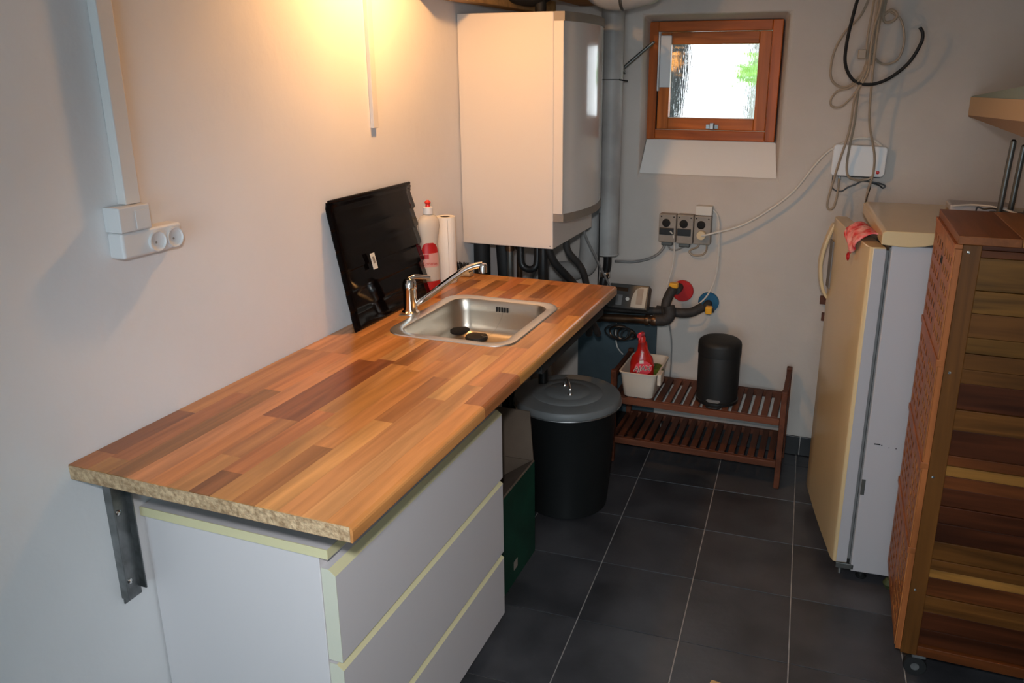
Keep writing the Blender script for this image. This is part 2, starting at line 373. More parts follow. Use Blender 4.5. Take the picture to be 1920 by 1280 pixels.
# front wall (behind the camera) with an unseen opening added behind the fill light
def wall_hole(name, ax0, ax1, z0, z1, hx0, hx1, hz0, hz1, yf, yb, m, back=None):
    bx = back if back else (hx0, hx1, hz0, hz1)
    vs = []
    for (x0, x1, a, b, ix0, ix1, ia, ib, y) in ((ax0, ax1, z0, z1, hx0, hx1, hz0, hz1, yf), (ax0, ax1, z0, z1, *bx, yb)):
        vs += [(x0, y, a), (x1, y, a), (x1, y, b), (x0, y, b), (ix0, y, ia), (ix1, y, ia), (ix1, y, ib), (ix0, y, ib)]
    fs = []
    for o_ in (0, 8):
        for k in range(4): fs.append((o_+k, o_+(k+1) % 4, o_+4+(k+1) % 4, o_+4+k))
    for k in range(4):
        fs.append((4+k, 4+(k+1) % 4, 12+(k+1) % 4, 12+k)); fs.append((k, (k+1) % 4, 8+(k+1) % 4, 8+k))
    return mesh(name, vs, fs, m)
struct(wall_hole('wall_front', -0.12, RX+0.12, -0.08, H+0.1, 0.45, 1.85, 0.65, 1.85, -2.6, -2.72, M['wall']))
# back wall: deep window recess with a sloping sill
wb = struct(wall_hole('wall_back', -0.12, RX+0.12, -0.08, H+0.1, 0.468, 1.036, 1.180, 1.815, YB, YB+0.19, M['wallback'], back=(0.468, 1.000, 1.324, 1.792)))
bv = wb.modifiers.new('soft_plaster_edge', 'BEVEL'); bv.width = 0.012; bv.segments = 4; bv.limit_method = 'ANGLE'; bv.angle_limit = math.radians(12)

mesh('sill_plaster', [(0.470, YB+0.003, 1.186), (1.034, YB+0.003, 1.186), (1.012, YB+0.119, 1.3185), (0.470, YB+0.119, 1.3185), (0.470, YB+0.119, 1.26), (1.012, YB+0.119, 1.26)], [(0, 1, 2, 3), (3, 2, 5, 4), (0, 3, 4), (1, 5, 2), (0, 4, 5, 1)], mat('brightened_sill_paint', (0.80, 0.77, 0.73, 1), 0.7, bump=0.3, bscale=14), wb, 0.002)  # sill colour lightened to stand in for window and lamp light
# skirting of black tiles on the back wall
sk = struct(box('baseboard_back', 0.0, RX, YB-0.004, YB, 0, 0.085, M['grout'], bevel=0))
x = 0.0
for xe in (0.31, 0.615, 0.92, 1.225, 1.53, 1.835, RX):
    box('skirting_tile', x+0.002, xe-0.002, YB-0.013, YB-0.004, 0.002, 0.088, M['black_trim'], sk, 0.0015); x = xe
# blue-grey board low on the back wall behind the meter pipes
struct(box('trim_1', 0.213, 0.578, YB-0.016, YB, 0.089, 0.585, M['panel_blue'], bevel=0.002, label='dark blue grey board low on the back wall'))

# ---- window: red-brown wooden frame, casement, ribbed glass
GY = YB+0.12
WN = struct(bpy.data.objects.new('window_1', None)); link(WN, None, Matrix.Translation((0.735, GY, 1.32)))
WC = (0.42, 0.098, 0.016)
WC2 = (0.50, 0.13, 0.020)
def frame(names, x0, x1, z0, z1, wd, y0, y1, parent, col, bev=0.003):
    box(names, x0, x0+wd, y0, y1, z0, z1, M['window_wood'], parent, bev, color=col)
    box(names, x1-wd, x1, y0, y1, z0, z1, M['window_wood'], parent, bev, color=col)
    box(names, x0+wd, x1-wd, y0, y1, z1-wd, z1, M['window_wood_x'], parent, bev, color=col)
    box(names, x0+wd, x1-wd, y0, y1, z0, z0+wd, M['window_wood_x'], parent, bev, color=col)
frame('frame_rail', 0.464, 1.004, 1.320, 1.797, 0.040, GY, GY+0.06, WN, WC)
frame('sash_rail', 0.507, 0.962, 1.362, 1.755, 0.048, GY+0.016, GY+0.055, WN, WC2)
box('frame_lip', 0.504, 0.964, GY+0.012, GY+0.05, 1.3585, 1.3615, M['label_white'], WN, 0.0005, label='pale draught strip')
box('frame_lip', 0.5045, 0.5065, GY+0.012, GY+0.05, 1.3615, 1.755, M['hole'], WN, 0)
box('glass_pane', 0.553, 0.916, GY+0.032, GY+0.037, 1.408, 1.709, M['glass'], WN, 0)
box('glazing_bead', 0.553, 0.916, GY+0.027, GY+0.031, 1.4075, 1.412, M['label_white'], WN, 0.0005)
wl = box('window_latch', 0.738, 0.755, GY-0.012, GY+0.016, 1.366, 1.392, M['galv'], WN, 0.002)
box('latch_plate', 0.722, 0.738, GY-0.003, GY+0.016, 1.368, 1.386, M['chrome'], wl, 0.001)
box('latch_plate', 0.757, 0.774, GY-0.003, GY+0.016, 1.368, 1.386, M['chrome'], wl, 0.001)
fp = box('draught_flap', 0.516, 0.561, GY-0.006, GY+0.014, 1.535, 1.742, M['white_plastic'], WN, 0.002, label='pale flap fixed on the left of the window')
box('flap_edge', 0.508, 0.515, GY-0.014, GY+0.014, 1.520, 1.756, M['white_plastic'], fp, 0.001)

# ---- garden seen through the glass
gl = struct(box('ground', -3, 4, YB+0.36, 8, 0.75, 0.95, M['grass'], bevel=0))
tr = thing('garden_tree', 'dark tree trunk outside the small window at its left side', 'tree', (0.10, 3.1, 0.95))
tube('trunk', [(0.34, 3.3, 0.95), (0.355, 3.3, 1.5), (0.35, 3.3, 2.2), (0.34, 3.3, 3.0)], 0.075, M['bark'], tr, 14)
tube('branch', [(0.37, 3.3, 1.2), (0.44, 3.25, 1.55), (0.47, 3.25, 2.2)], 0.018, M['bark'], tr, 8)
def leaves(name, c, rad, n, size, m, parent, seed):
    rnd = random.Random(seed); vs = []; fs = []
    for _ in range(n):
        p = Vector(c)+Vector([rnd.gauss(0, rad[k]) for k in range(3)])
        a = rnd.uniform(0, 6.28); d = Vector((math.cos(a), rnd.uniform(-.6, .6), math.sin(a))).normalized(); e = d.cross(Vector((rnd.uniform(-1, 1), 1, rnd.uniform(-1, 1)))).normalized()
        s = size*rnd.uniform(.6, 1.3); k = len(vs)
        vs += [p-d*s, p+e*s*.4, p+d*s, p-e*s*.4]; fs.append((k, k+1, k+2, k+3))
    me_o = mesh(name, vs, fs, m, parent); me_o['kind'] = 'stuff'; return me_o
leaves('autumn_leaves', (0.40, 3.15, 1.66), (.015, .02, .02), 30, .02, M['leaf_or'], tr, 3)
sh = thing('garden_shrub', 'bright green shrub outside the small window at its right side', 'shrub', (0.78, 3.2, 0.95))
tube('stem', [(0.80, 3.2, 0.95), (0.78, 3.2, 1.4), (0.80, 3.2, 1.75)], 0.008, M['bark'], sh, 6)
leaves('foliage', (0.79, 3.2, 1.60), (.035, .05, .035), 90, .03, M['leaf'], sh, 5)

gpz = box('garden_post', 0.735, 0.86, 3.5, 3.6, 0.955, 2.6, mat('weathered_grey_post', (0.45, 0.47, 0.48, 1), 0.8), None, 0.004); tag(gpz, 'weathered grey post outside the window behind the shrub', 'post')
# ================================================================== WORKTOP
Y0, Y1, HT = -0.263, 1.311, 0.900
wt = thing('worktop', 'long butcher-block worktop with sink, chipboard near end, under the lamp', 'worktop', (0.3, 0.52, 0.871))
SX0, SX1, SY0, SY1 = 0.150, 0.482, 0.618, 1.012     # sink cut-out
def slab_hole(name, x0, x1, y0, y1, z0, z1, hx0, hx1, hy0, hy1, m, parent, bevel=0):
    vs = []
    for z in (z0, z1):
        vs += [(x0, y0, z), (x1, y0, z), (x1, y1, z), (x0, y1, z), (hx0, hy0, z), (hx1, hy0, z), (hx1, hy1, z), (hx0, hy1, z)]
    fs = []
    for o_ in (0, 8):
        for k in range(4): fs.append((o_+k, o_+(k+1) % 4, o_+4+(k+1) % 4, o_+4+k))
    for k in range(4):
        fs.append((k, (k+1) % 4, 8+(k+1) % 4, 8+k)); fs.append((4+k, 4+(k+1) % 4, 12+(k+1) % 4, 12+k))
    return mesh(name, vs, fs, m, parent, bevel)
slab_hole('chipboard_core', 0.001, 0.596, Y0, Y1, 0.8715, 0.8980, SX0, SX1, SY0, SY1, M['chip'], wt)
slab_hole('underside', 0.001, 0.598, Y0+0.001, Y1, 0.8700, 0.8714, SX0, SX1, SY0, SY1, M['shelf_dark'], wt)
LIGHT = (0.61, 0.295, 0.095); MIDL = (0.55, 0.245, 0.074); MID = (0.48, 0.20, 0.058); MIDD = (0.38, 0.150, 0.045); DARK = (0.27, 0.100, 0.033)
rnd = random.Random(11)
# rows run along the worktop; near-end stave lengths and tones follow the photograph
rowdef = {
 0: [(0.06, MIDD), (0.20, DARK), (0.42, MID)], 1: [(0.05, MID), (0.33, MIDD), (0.30, MID)], 2: [(0.42, MIDD), (0.26, MID)],
 3: [(0.55, LIGHT), (0.3, MIDL)], 4: [(0.30, MID), (0.36, DARK), (0.30, MID)], 5: [(0.13, MIDL), (0.17, MID), (0.38, DARK)],
 6: [(0.08, DARK), (0.28, MID), (0.3, MIDL)], 7: [(0.30, MIDL), (0.34, MID)], 8: [(0.22, MIDD), (0.5, MIDL)],
 9: [(0.36, LIGHT), (0.26, MIDD), (0.3, MIDL)], 10: [(0.5, MIDL), (0.3, LIGHT)], 11: [(0.60, LIGHT), (0.28, MIDL)], 12: [(0.50, MIDL), (0.2, MIDD), (0.5, MIDL)]}
NR = 13; rw = 0.5975/NR
for r in range(NR):
    y = Y0; k = 0; defs = rowdef[r]
    xa = 0.0015+r*rw; xb = xa+rw
    while y < Y1-1e-4:
        if k < len(defs): L, c = defs[k]
        else: L, c = rnd.uniform(0.14, 0.40), rnd.choice([LIGHT, MIDL, MIDL, MID, MID, MIDD, MIDD, DARK])
        k += 1
        ye = min(Y1, y+L)
        if Y1-ye < 0.05: ye = Y1
        c = tuple(v*rnd.uniform(0.93, 1.07) for v in c)
        spans = [(y, ye)]
        if xa < SX1 and xb > SX0:      # keep clear of the cut-out under the sink's rim
            spans = []
            if y < SY0: spans.append((y, min(ye, SY0)))
            if ye > SY1: spans.append((max(y, SY1), ye))
        for a, b2 in spans:
            if b2-a < 0.004: continue
            e = 0.00015
            if r < NR-1: box('stave', xa+e, xb-e, a+e, b2-e, 0.8982, 0.9000, M['stave'], wt, 0, color=c)
            else:
                prism('stave', [(xa+e, 0.8982), (xa+e, 0.9), (0.5940, 0.9), (0.5985, 0.8977), (0.6008, 0.8950), (0.6020, 0.891), (0.6020, 0.8735), (0.6005, 0.8705), (0.5965, 0.8705), (0.5965, 0.8982)], 'y', a+e, b2-e, M['stave'], wt, color=c)
        y = ye
# galvanised support bracket at the wall near the near end
br = thing('shelf_bracket', 'grey steel bracket on the wall under the near left end of the worktop', 'bracket', (0.0, -0.18, 0.56))
box('wall_channel', 0.0005, 0.004, -0.202, -0.160, 0.560, 0.868, M['galv'], br, 0.001)
box('channel_flange', 0.0005, 0.020, -0.162, -0.159, 0.575, 0.868, M['galv'], br, 0.001)
box('channel_flange', 0.0005, 0.020, -0.205, -0.202, 0.575, 0.868, M['galv'], br, 0.001)
box('support_arm', 0.004, 0.42, -0.200, -0.165, 0.852, 0.8695, M['galv'], br, 0.001)
for z in (0.757, 0.602): lathe('screw', [(0.0055, 0), (0.0055, 0.002), (0.002, 0.0035), (0, 0.0035)], (0.004, -0.183, z), M['chrome'], br, 12, Matrix.Rotation(math.pi/2, 4, 'Y'))

# ================================================================== SINK
sk_ = thing('sink', 'rectangular stainless steel sink set into the worktop beside the tap', 'sink', (0.315, 0.815, 0.785))
zr = 0.9022
R = []
def rr3(x0, x1, y0, y1, r, z): return [(px, py, z) for px, py in rrect(x0, x1, y0, y1, r)]
ox0, ox1, oy0, oy1 = 0.128, 0.504, 0.595, 1.035
ix0, ix1, iy0, iy1 = 0.158, 0.474, 0.625, 1.005
rings('rim', [rr3(ox0, ox1, oy0, oy1, 0.062, 0.9002), rr3(ox0+.0015, ox1-.0015, oy0+.0015, oy1-.0015, 0.061, zr+0.0008), rr3(ox0+.006, ox1-.006, oy0+.006, oy1-.006, 0.058, zr+0.001), rr3(ix0-.004, ix1+.004, iy0-.004, iy1+.004, 0.05, zr), rr3(ix0, ix1, iy0, iy1, 0.048, zr-0.002)], M['steel_rim'], sk_, label='bright steel rim')
bw = [rr3(ix0, ix1, iy0, iy1, 0.048, zr-0.002)]
for f, z in ((0.004, 0.892), (0.008, 0.86), (0.012, 0.82), (0.017, 0.802), (0.027, 0.791), (0.040, 0.787), (0.07, 0.7855), (0.14, 0.7845)):
    bw.append(rr3(ix0+f, ix1-f, iy0+f, iy1-f, max(0.048-f*0.3, 0.012), z))
rings('basin', bw, M['steel'], sk_, cap1=True)
# outer shell of the bowl, seen from below
bo = []
for f, z in ((-0.002, 0.899), (0.006, 0.85), (0.012, 0.80), (0.03, 0.783), (0.14, 0.782)): bo.append(rr3(ix0+f-.001, ix1-f+.001, iy0+f-.001, iy1-f+.001, max(0.048-f*0.3, 0.01), z))
rings('bowl_underside', bo, M['zinc_dark'], sk_, cap1=True)
lathe('drain_plug', [(0.034, 0.7855), (0.036, 0.790), (0.034, 0.796), (0.020, 0.797), (0.012, 0.800), (0, 0.800)], (0.245, 0.955, 0), M['black_rubber'], sk_, 28, label='black rubber plug')
for dx in (-0.018, -0.009, 0.0, 0.009, 0.018): box('overflow_slot', 0.316+dx-0.0022, 0.316+dx+0.0022, 0.994, 0.9975, 0.868, 0.884, M['hole'], sk_, 0.0005)
# bead chain from the overflow to the plug
cp_ = spline([(0.322, 0.992, 0.872), (0.318, 0.975, 0.845), (0.303, 0.962, 0.815), (0.280, 0.955, 0.797), (0.262, 0.955, 0.7985)], 12)
vs = []; fs = []
for p in cp_[::1]:
    b0 = len(vs); rr = 0.0012
    vs += [p+Vector(d)*rr for d in ((1, 0, 0), (-1, 0, 0), (0, 1, 0), (0, -1, 0), (0, 0, 1), (0, 0, -1))]
    fs += [(b0+a, b0+b2, b0+c) for a, b2, c in ((0, 2, 4), (2, 1, 4), (1, 3, 4), (3, 0, 4), (2, 0, 5), (1, 2, 5), (3, 1, 5), (0, 3, 5))]
mesh('bead_chain', vs, fs, M['chrome'], sk_)

# ---- tap
tp = thing('tap', 'chrome mixer tap with a long spout rising over the sink', 'tap', (0.108, 0.790, 0.9))
TX, TY = 0.110, 0.790
box('tap_deck_plate', 0.086, 0.140, 0.760, 0.822, 0.9003, 0.9026, M['steel_rim'], tp, 0.002)
lathe('tap_body', [(0.026, 0.9027), (0.026, 0.908), (0.0205, 0.912), (0.0195, 0.975), (0.021, 0.977), (0.021, 0.985), (0.0195, 0.997), (0.015, 1.006), (0.008, 1.009), (0, 1.010)], (TX, TY, 0), M['chrome'], tp, 36)
tube('tap_lever', [(TX, TY, 1.006), (TX+0.012, TY+0.01, 1.012), (TX+0.035, TY+0.03, 1.008), (TX+0.048, TY+0.04, 1.006)], 0.006, M['chrome'], tp, 10, radii=(0.009, 0.005))
tube('spout', [(TX+0.012, TY+0.006, 0.928), (TX+0.045, TY+0.014, 0.950), (TX+0.10, TY+0.030, 0.993), (TX+0.155, TY+0.046, 1.034), (TX+0.185, TY+0.055, 1.048), (TX+0.210, TY+0.062, 1.053)], 0.0095, M['chrome'], tp, 14)
lathe('aerator', [(0.0125, 0), (0.0125, 0.022), (0.010, 0.026), (0, 0.026)], (TX+0.210, TY+0.062, 1.030), M['chrome'], tp, 20)

# ---- black ribbed tray leaning against the wall
ty = thing('ribbed_tray', 'black shiny ribbed tray leaning against the left wall behind the tap', 'tray', (0.05, 0.79, 0.9))
p0 = Vector((0.060, 0.573, 0.9015)); pu = Vector((0, 0.432, 0)); pv_top = Vector((0.010, 0.573, 1.258))
vdir = (pv_top-p0); Lv = vdir.length; vdir.normalize(); udir = Vector((0, 1, 0)); nrm = Vector((vdir.z, 0, -vdir.x))
def tp_(u, v, d): return p0 + udir*(u*(1+0.04*v/Lv)-0.024*v/Lv) + vdir*v + nrm*d
prof = []; nst = 6; sh_ = Lv-0.02
for k in range(nst):
    a = sh_*k/nst; b2 = sh_*(k+1)/nst
    prof += [(a, 0.0025, 0.000), (a+0.006, 0.003, -0.0015), (b2-0.014, 0.0, 0.0045), (b2-0.005, 0.0, 0.0065), (b2, 0.001, 0.0040)]
prof += [(Lv-0.016, 0.001, 0.004), (Lv-0.008, 0.004, 0.004), (Lv-0.002, 0.004, 0.009), (Lv, 0.001, 0.014)]
UW = 0.432; vs = []; fs = []; nu = 14
for i, (v, d, cut) in enumerate(prof):
    for u in range(nu+1):
        f = u/nu; uu = cut*0.4 + f*(UW-1.4*cut)
        e = min(f, 1-f)*UW; edge = -0.002*max(0, 1-e/0.02) if 0 < i else 0
        vs.append(tp_(uu, v, d+edge))
npf = len(prof)
for i in range(npf-1):
    for u in range(nu): fs.append((i*(nu+1)+u, i*(nu+1)+u+1, (i+1)*(nu+1)+u+1, (i+1)*(nu+1)+u))
o = mesh('ribbed_sheet', vs, fs, M['black_enamel'], ty, smooth=True, angle=12)
sd = o.modifiers.new('thickness', 'SOLIDIFY'); sd.thickness = 0.0025; sd.offset = 1
tube('rolled_edge', [tp_(0.012, Lv+0.001, 0.004), tp_(UW-0.014, Lv+0.001, 0.004)], 0.0045, M['black_enamel'], ty, 10, smooth=False)
def on_tray(u, v, d=0.0): return tp_(u, v, d)
def plate(name, u0, u1, v0, v1, d, m, parent, skew=0):
    vs = [tp_(u0, v0, d), tp_(u1, v0, d), tp_(u1+skew, v1, d), tp_(u0+skew, v1, d)]; vs += [v+nrm*0.0008 for v in vs]
    return mesh(name, vs, BF, m, parent)
plate('sticker', 0.128, 0.150, 0.150, 0.196, 0.0145, M['label_white'], ty, -0.003)['label'] = 'small white paper sticker'
plate('sticker_print', 0.134, 0.143, 0.166, 0.186, 0.0155, M['socket_grey'], ty, -0.002)

# ---- washing-up liquid bottle
bt = thing('washing_up_bottle', 'clear washing-up liquid bottle with red spout between tray and paper roll', 'bottle', (0.052, 1.052, 0.9))
bx_, by_ = 0.042, 1.045
def oval(prof, c, m, name, parent, sx=1.0, sy_=0.72, **k):
    return lathe(name, prof, c, m, parent, 36, Matrix.Diagonal((sx, sy_, 1, 1)) @ Matrix.Rotation(0, 4, 'Z'), **k)
BR = Matrix.Rotation(math.radians(60), 4, 'Z') @ Matrix.Diagonal((1.0, 0.72, 1, 1))
prof_b = [(0.028, 0.0005), (0.033, 0.006), (0.033, 0.04), (0.034, 0.09), (0.032, 0.13), (0.029, 0.16), (0.033, 0.185), (0.038, 0.215), (0.036, 0.235), (0.026, 0.248), (0.014, 0.254), (0.013, 0.258), (0, 0.258)]
lathe('bottle_body', [(r, z+0.9) for r, z in prof_b], (bx_, by_, 0), M['clear'], bt, 40, BR)
lathe('bottle_cap', [(0.0165, 1.156), (0.0165, 1.158), (0.0155, 1.176), (0.013, 1.178), (0, 1.178)], (bx_, by_, 0), M['white_plastic'], bt, 24, label='white screw collar')
lathe('spout_cap', [(0.008, 1.178), (0.007, 1.186), (0.010, 1.190), (0.010, 1.193), (0.004, 1.199), (0, 1.199)], (bx_, by_, 0), M['red_bright'], bt, 20, label='red push-pull spout')
def wrap(name, rings_, a0, a1, c, m, parent, T, off=0.0008, n=14, **k):
    """patch wrapped on the bottle: rings_=[(r,z,shrink)]"""
    vs = []; fs = []
    X = Matrix.Translation(c) @ T
    for r, z, s in rings_:
        am = (a0+a1)/2; h = (a1-a0)/2*s
        for i in range(n+1):
            a = math.radians(am-h+2*h*i/n); vs.append(X @ Vector(((r+off)*math.cos(a), (r+off)*math.sin(a), z)))
    for j in range(len(rings_)-1):
        for i in range(n): fs.append((j*(n+1)+i, j*(n+1)+i+1, (j+1)*(n+1)+i+1, (j+1)*(n+1)+i))
    o = mesh(name, vs, fs, m, parent, smooth=True, **k)
    return o
LA0, LA1 = -172, -55
wrap('label_band', [(0.034, 0.985, 1), (0.0335, 1.01, 1), (0.0325, 1.03, 1)], LA0, LA1, (bx_, by_, 0), M['label_pink'], bt, BR, label='pale pink label')
wrap('label_top', [(0.0325, 1.03, 1), (0.0305, 1.047, 0.95), (0.0295, 1.058, 0.75), (0.0295, 1.064, 0.4)], LA0, LA1, (bx_, by_, 0), M['red'], bt, BR, label='red rounded top of the label')
wrap('label_base', [(0.0330, 0.902, 1), (0.0335, 0.925, 1), (0.0335, 0.938, 1)], LA0-20, LA1+20, (bx_, by_, 0), M['red'], bt, BR, label='red foot of the label')
wrap('label_emblem', [(0.0335, 1.014, 0.3), (0.0325, 1.028, 0.3)], LA0-10, LA1-30, (bx_, by_, 0), M['red'], bt, BR, off=0.0016)
fd = (Vector((CAM.x, CAM.y, 0))-Vector((bx_, by_, 0))).normalized(); sdv = Vector((-fd.y, fd.x, 0))
TM = Matrix((( sdv.x, 0, fd.x, bx_+fd.x*0.0345), (sdv.y, 0, fd.y, by_+fd.y*0.0345), (0, 1, 0, 0.999), (0, 0, 0, 1)))
text('label_lettering', 'Lorane', 0.016, TM, M['red'], bt)

# ---- kitchen roll
kr = thing('kitchen_roll', 'white kitchen paper roll standing between the bottle and the boiler', 'paper roll', (0.052, 1.175, 0.9))
lathe('paper', [(0.0175, 0.9005), (0.0335, 0.9005), (0.0345, 0.905), (0.0345, 1.122), (0.0335, 1.1265), (0.0185, 1.1265), (0.0175, 1.124), (0.0175, 0.9005)], (0.0375, 1.170, 0), M['paper'], kr, 44)
lathe('cardboard_core', [(0.0172, 0.901), (0.0172, 1.125), (0.0155, 1.125), (0.0155, 0.901)], (0.0375, 1.170, 0), M['cardboard'], kr, 28)
box('loose_edge', 0.0605, 0.0615, 1.138, 1.1415, 0.903, 1.120, M['paper'], kr, 0.0005)
# ---- dish brush / scrubber
bs = thing('scrubbing_brush', 'small brush with upright black bristles beside the kitchen roll', 'brush', (0.05, 1.268, 0.9))
box('brush_block', 0.022, 0.084, 1.252, 1.284, 0.9008, 0.918, M['plug_cream'], bs, 0.005)
for i in range(11):
    for j in range(3):
        xx = 0.024+0.0056*i; yy = 1.257+0.011*j
        tube('bristle_tuft', [(xx, yy, 0.917), (xx+random.uniform(-.002, .002), yy, 0.932), (xx+random.uniform(-.004, .004), yy+random.uniform(-.003, .003), 0.947)], 0.0022, M['black_plastic'], bs, 5, n=2, radii=(0.0028, 0.0010))

# ================================================================== CHEST OF DRAWERS
ch = thing('chest_of_drawers', 'white three-drawer chest with yellowed edges under the near end of the worktop', 'chest', (0.23, 0.265, 0))
CY0, CY1 = -0.134, 0.664
box('top_panel', 0.004, 0.449, CY0+0.001, CY1, 0.7245, 0.744, M['white_lacquer'], ch, 0.0005)
box('edge_band', 0.004, 0.4505, CY0-0.0012, CY0+0.0008, 0.7243, 0.7442, M['cream_edge'], ch, 0, label='yellowed edge strip of the top')
box('edge_band', 0.4492, 0.4508, CY0, CY1, 0.7243, 0.7442, M['cream_edge'], ch, 0)
box('side_panel', 0.004, 0.424, CY0+0.008, CY0+0.024, 0.035, 0.7243, M['white_lacquer'], ch, 0.001)
box('side_panel', 0.004, 0.424, CY1-0.018, CY1-0.002, 0.035, 0.7243, M['white_lacquer'], ch, 0.001)
box('back_panel', 0.004, 0.010, CY0+0.024, CY1-0.018, 0.035, 0.7243, M['white_lacquer'], ch, 0)
box('bottom_panel', 0.010, 0.424, CY0+0.024, CY1-0.018, 0.035, 0.050, M['white_lacquer'], ch, 0)
box('front_rail', 0.405, 0.424, CY0+0.024, CY1-0.018, 0.690, 0.7243, M['white_lacquer'], ch, 0)
for x_, y_ in ((0.05, CY0+0.05), (0.40, CY0+0.05), (0.05, CY1-0.06), (0.405, CY1-0.055)):
    box('foot', x_-0.018, x_+0.03, y_-0.02, y_+0.02, 0.0005, 0.036, M['white_lacquer'], ch, 0.003)
for zb, zt in ((0.489, 0.694), (0.250, 0.481), (0.039, 0.240)):
    y0, y1 = CY0+0.010, CY1-0.004
    dr = prism('drawer_front', [(0.4245, zb), (0.4560, zb), (0.4560, zt-0.012), (0.4410, zt), (0.4245, zt)], 'y', y0+0.0015, y1-0.001, M['white_lacquer'], ch)
    # cream strip on the bevelled top edge and on the near end
    e = 0.0009; nx, nz = 0.012/0.0192, 0.015/0.0192
    prism('bevel_strip', [(0.4560, zt-0.012), (0.4560+nx*e, zt-0.012+nz*e), (0.4410+nx*e, zt+nz*e), (0.4410, zt)], 'y', y0, y1, M['cream_edge'], dr, label='yellowed bevelled grip edge')
    prism('end_strip', [(0.4250, zb), (0.4560, zb), (0.4560, zt-0.012), (0.4410, zt), (0.4250, zt)], 'y', y0, y0+0.0014, M['pale_edge'], dr, label='yellowed end of the drawer front')
    box('drawer_box', 0.03, 0.4243, y0+0.03, y1-0.03, zb+0.02, zt-0.05, M['white_lacquer'], dr, 0)

# ================================================================== BOILER
bo_ = thing('boiler', 'large cream white wall boiler with curved glossy door hanging beyond the worktop', 'boiler', (0.17, 1.61, 0.996))
BX = 0.350; BY0, BY1 = 1.372, 1.838; BZ0, BZ1 = 0.996, 1.779
box('boiler_case', 0.003, BX, BY0, BY1, BZ0, BZ1, M['boiler_white'], bo_, 0.003)
def curved(name, z0, z1, extra, m, t=0.0):
    pts = [(BX+0.0005, BY0+0.001), (BX+0.034+extra, BY0+0.008-extra)]
    n = 14
    for i in range(n+1):
        f = i/n; yy = BY0+0.010-extra+(BY1-BY0-0.012+extra)*f
        pts.append((BX+0.034+extra+0.042*math.sin(math.pi*(0.02+0.98*f))**0.9 if 0 < f < 1 else BX+0.034+extra, yy))
    pts += [(BX+0.0005, BY1-0.001)]
    seen = []; [seen.append(p) for p in pts if p not in seen]
    return prism(name, seen, 'z', z0, z1, m, bo_, smooth=True, angle=30)
dr = curved('boiler_door', 1.122, 1.750, 0.0, M['boiler_gloss'])
dr['label'] = 'glossy curved front door'
box('door_edge_strip', BX+0.001, BX+0.0345, BY0-0.0006, BY0+0.0085, 1.122, 1.750, M['boiler_white'], dr, 0.001, label='pale flat strip at the near edge of the door')
curved('door_trim', 1.750, 1.779, 0.002, M['boiler_trim'])['label'] = 'grey brown band over the door'
curved('door_trim', 1.094, 1.122, 0.002, M['boiler_trim'])['label'] = 'grey brown band under the door'
box('screw_dot', 0.338, 0.341, BY0-0.001, BY0, 1.005, 1.008, M['hole'], bo_, 0)

# ---- pipes under the boiler
def pipething(name, label, pts, r, m, segs=14, smooth=True, cat='pipe', group=None, collars=()):
    t = thing(name, label, cat, Vector(pts[-1]), group)
    tube('pipe_run', pts, r, m, t, segs, smooth)
    for p, rr, h in collars: lathe('pipe_collar', [(rr, -h/2), (rr*1.05, 0), (rr, h/2)], p, M['copper_dark'], t, 14)
    return t
pipething('insulated_pipe', 'thick black insulated pipe under the boiler nearest the left wall', [(0.036, 1.46, 0.9955), (0.036, 1.46, 0.60), (0.036, 1.46, 0.002)], 0.031, M['black_rubber'])
pipething('insulated_pipe', 'thick black pipe slanting beside the leftmost pipe under the boiler', [(0.104, 1.50, 0.9955), (0.112, 1.50, 0.85), (0.120, 1.50, 0.6), (0.12, 1.5, 0.3)], 0.028, M['black_rubber'])
pipething('heating_pipe', 'dull grey metal pipe under the boiler right of the black pipes', [(0.146, 1.47, 0.9955), (0.146, 1.47, 0.7), (0.146, 1.47, 0.3)], 0.012, M['zinc_dark'], collars=[((0.146, 1.47, 0.968), 0.017, 0.022)])
pipething('heating_pipe', 'brownish metal pipe under the boiler beside the dull grey one', [(0.172, 1.50, 0.9955), (0.172, 1.50, 0.7), (0.172, 1.50, 0.3)], 0.011, M['copper_dark'], collars=[((0.172, 1.50, 0.970), 0.016, 0.022)])
pipething('condensate_trap', 'black U-shaped trap hanging below the boiler', [(0.190, 1.47, 0.9955), (0.190, 1.47, 0.935), (0.196, 1.47, 0.905), (0.218, 1.47, 0.892), (0.240, 1.47, 0.897), (0.252, 1.475, 0.92), (0.252, 1.48, 0.9955)], 0.013, M['black_plastic'], cat='trap')
pipething('black_hose', 'vertical black pipe right of the U-shaped trap under the boiler', [(0.278, 1.47, 0.9955), (0.278, 1.47, 0.7), (0.278, 1.47, 0.4)], 0.019, M['black_plastic'], cat='hose')
pipething('heating_pipe', 'thin dark metal pipe under the middle of the boiler', [(0.255, 1.56, 0.9955), (0.255, 1.56, 0.7), (0.255, 1.56, 0.3)], 0.009, M['zinc_dark'])
pipething('black_hose', 'black hose slanting right below the boiler to the far end of the worktop', [(0.305, 1.44, 0.9955), (0.325, 1.46, 0.93), (0.37, 1.52, 0.85), (0.42, 1.60, 0.74), (0.40, 1.66, 0.60)], 0.014, M['black_rubber'], cat='hose')
pipething('grey_hose', 'bent grey ribbed hose below the right side of the boiler', [(0.335, 1.56, 0.9955), (0.345, 1.56, 0.95), (0.385, 1.60, 0.88), (0.40, 1.62, 0.80), (0.40, 1.64, 0.68)], 0.013, M['dark_pipe'], cat='hose')
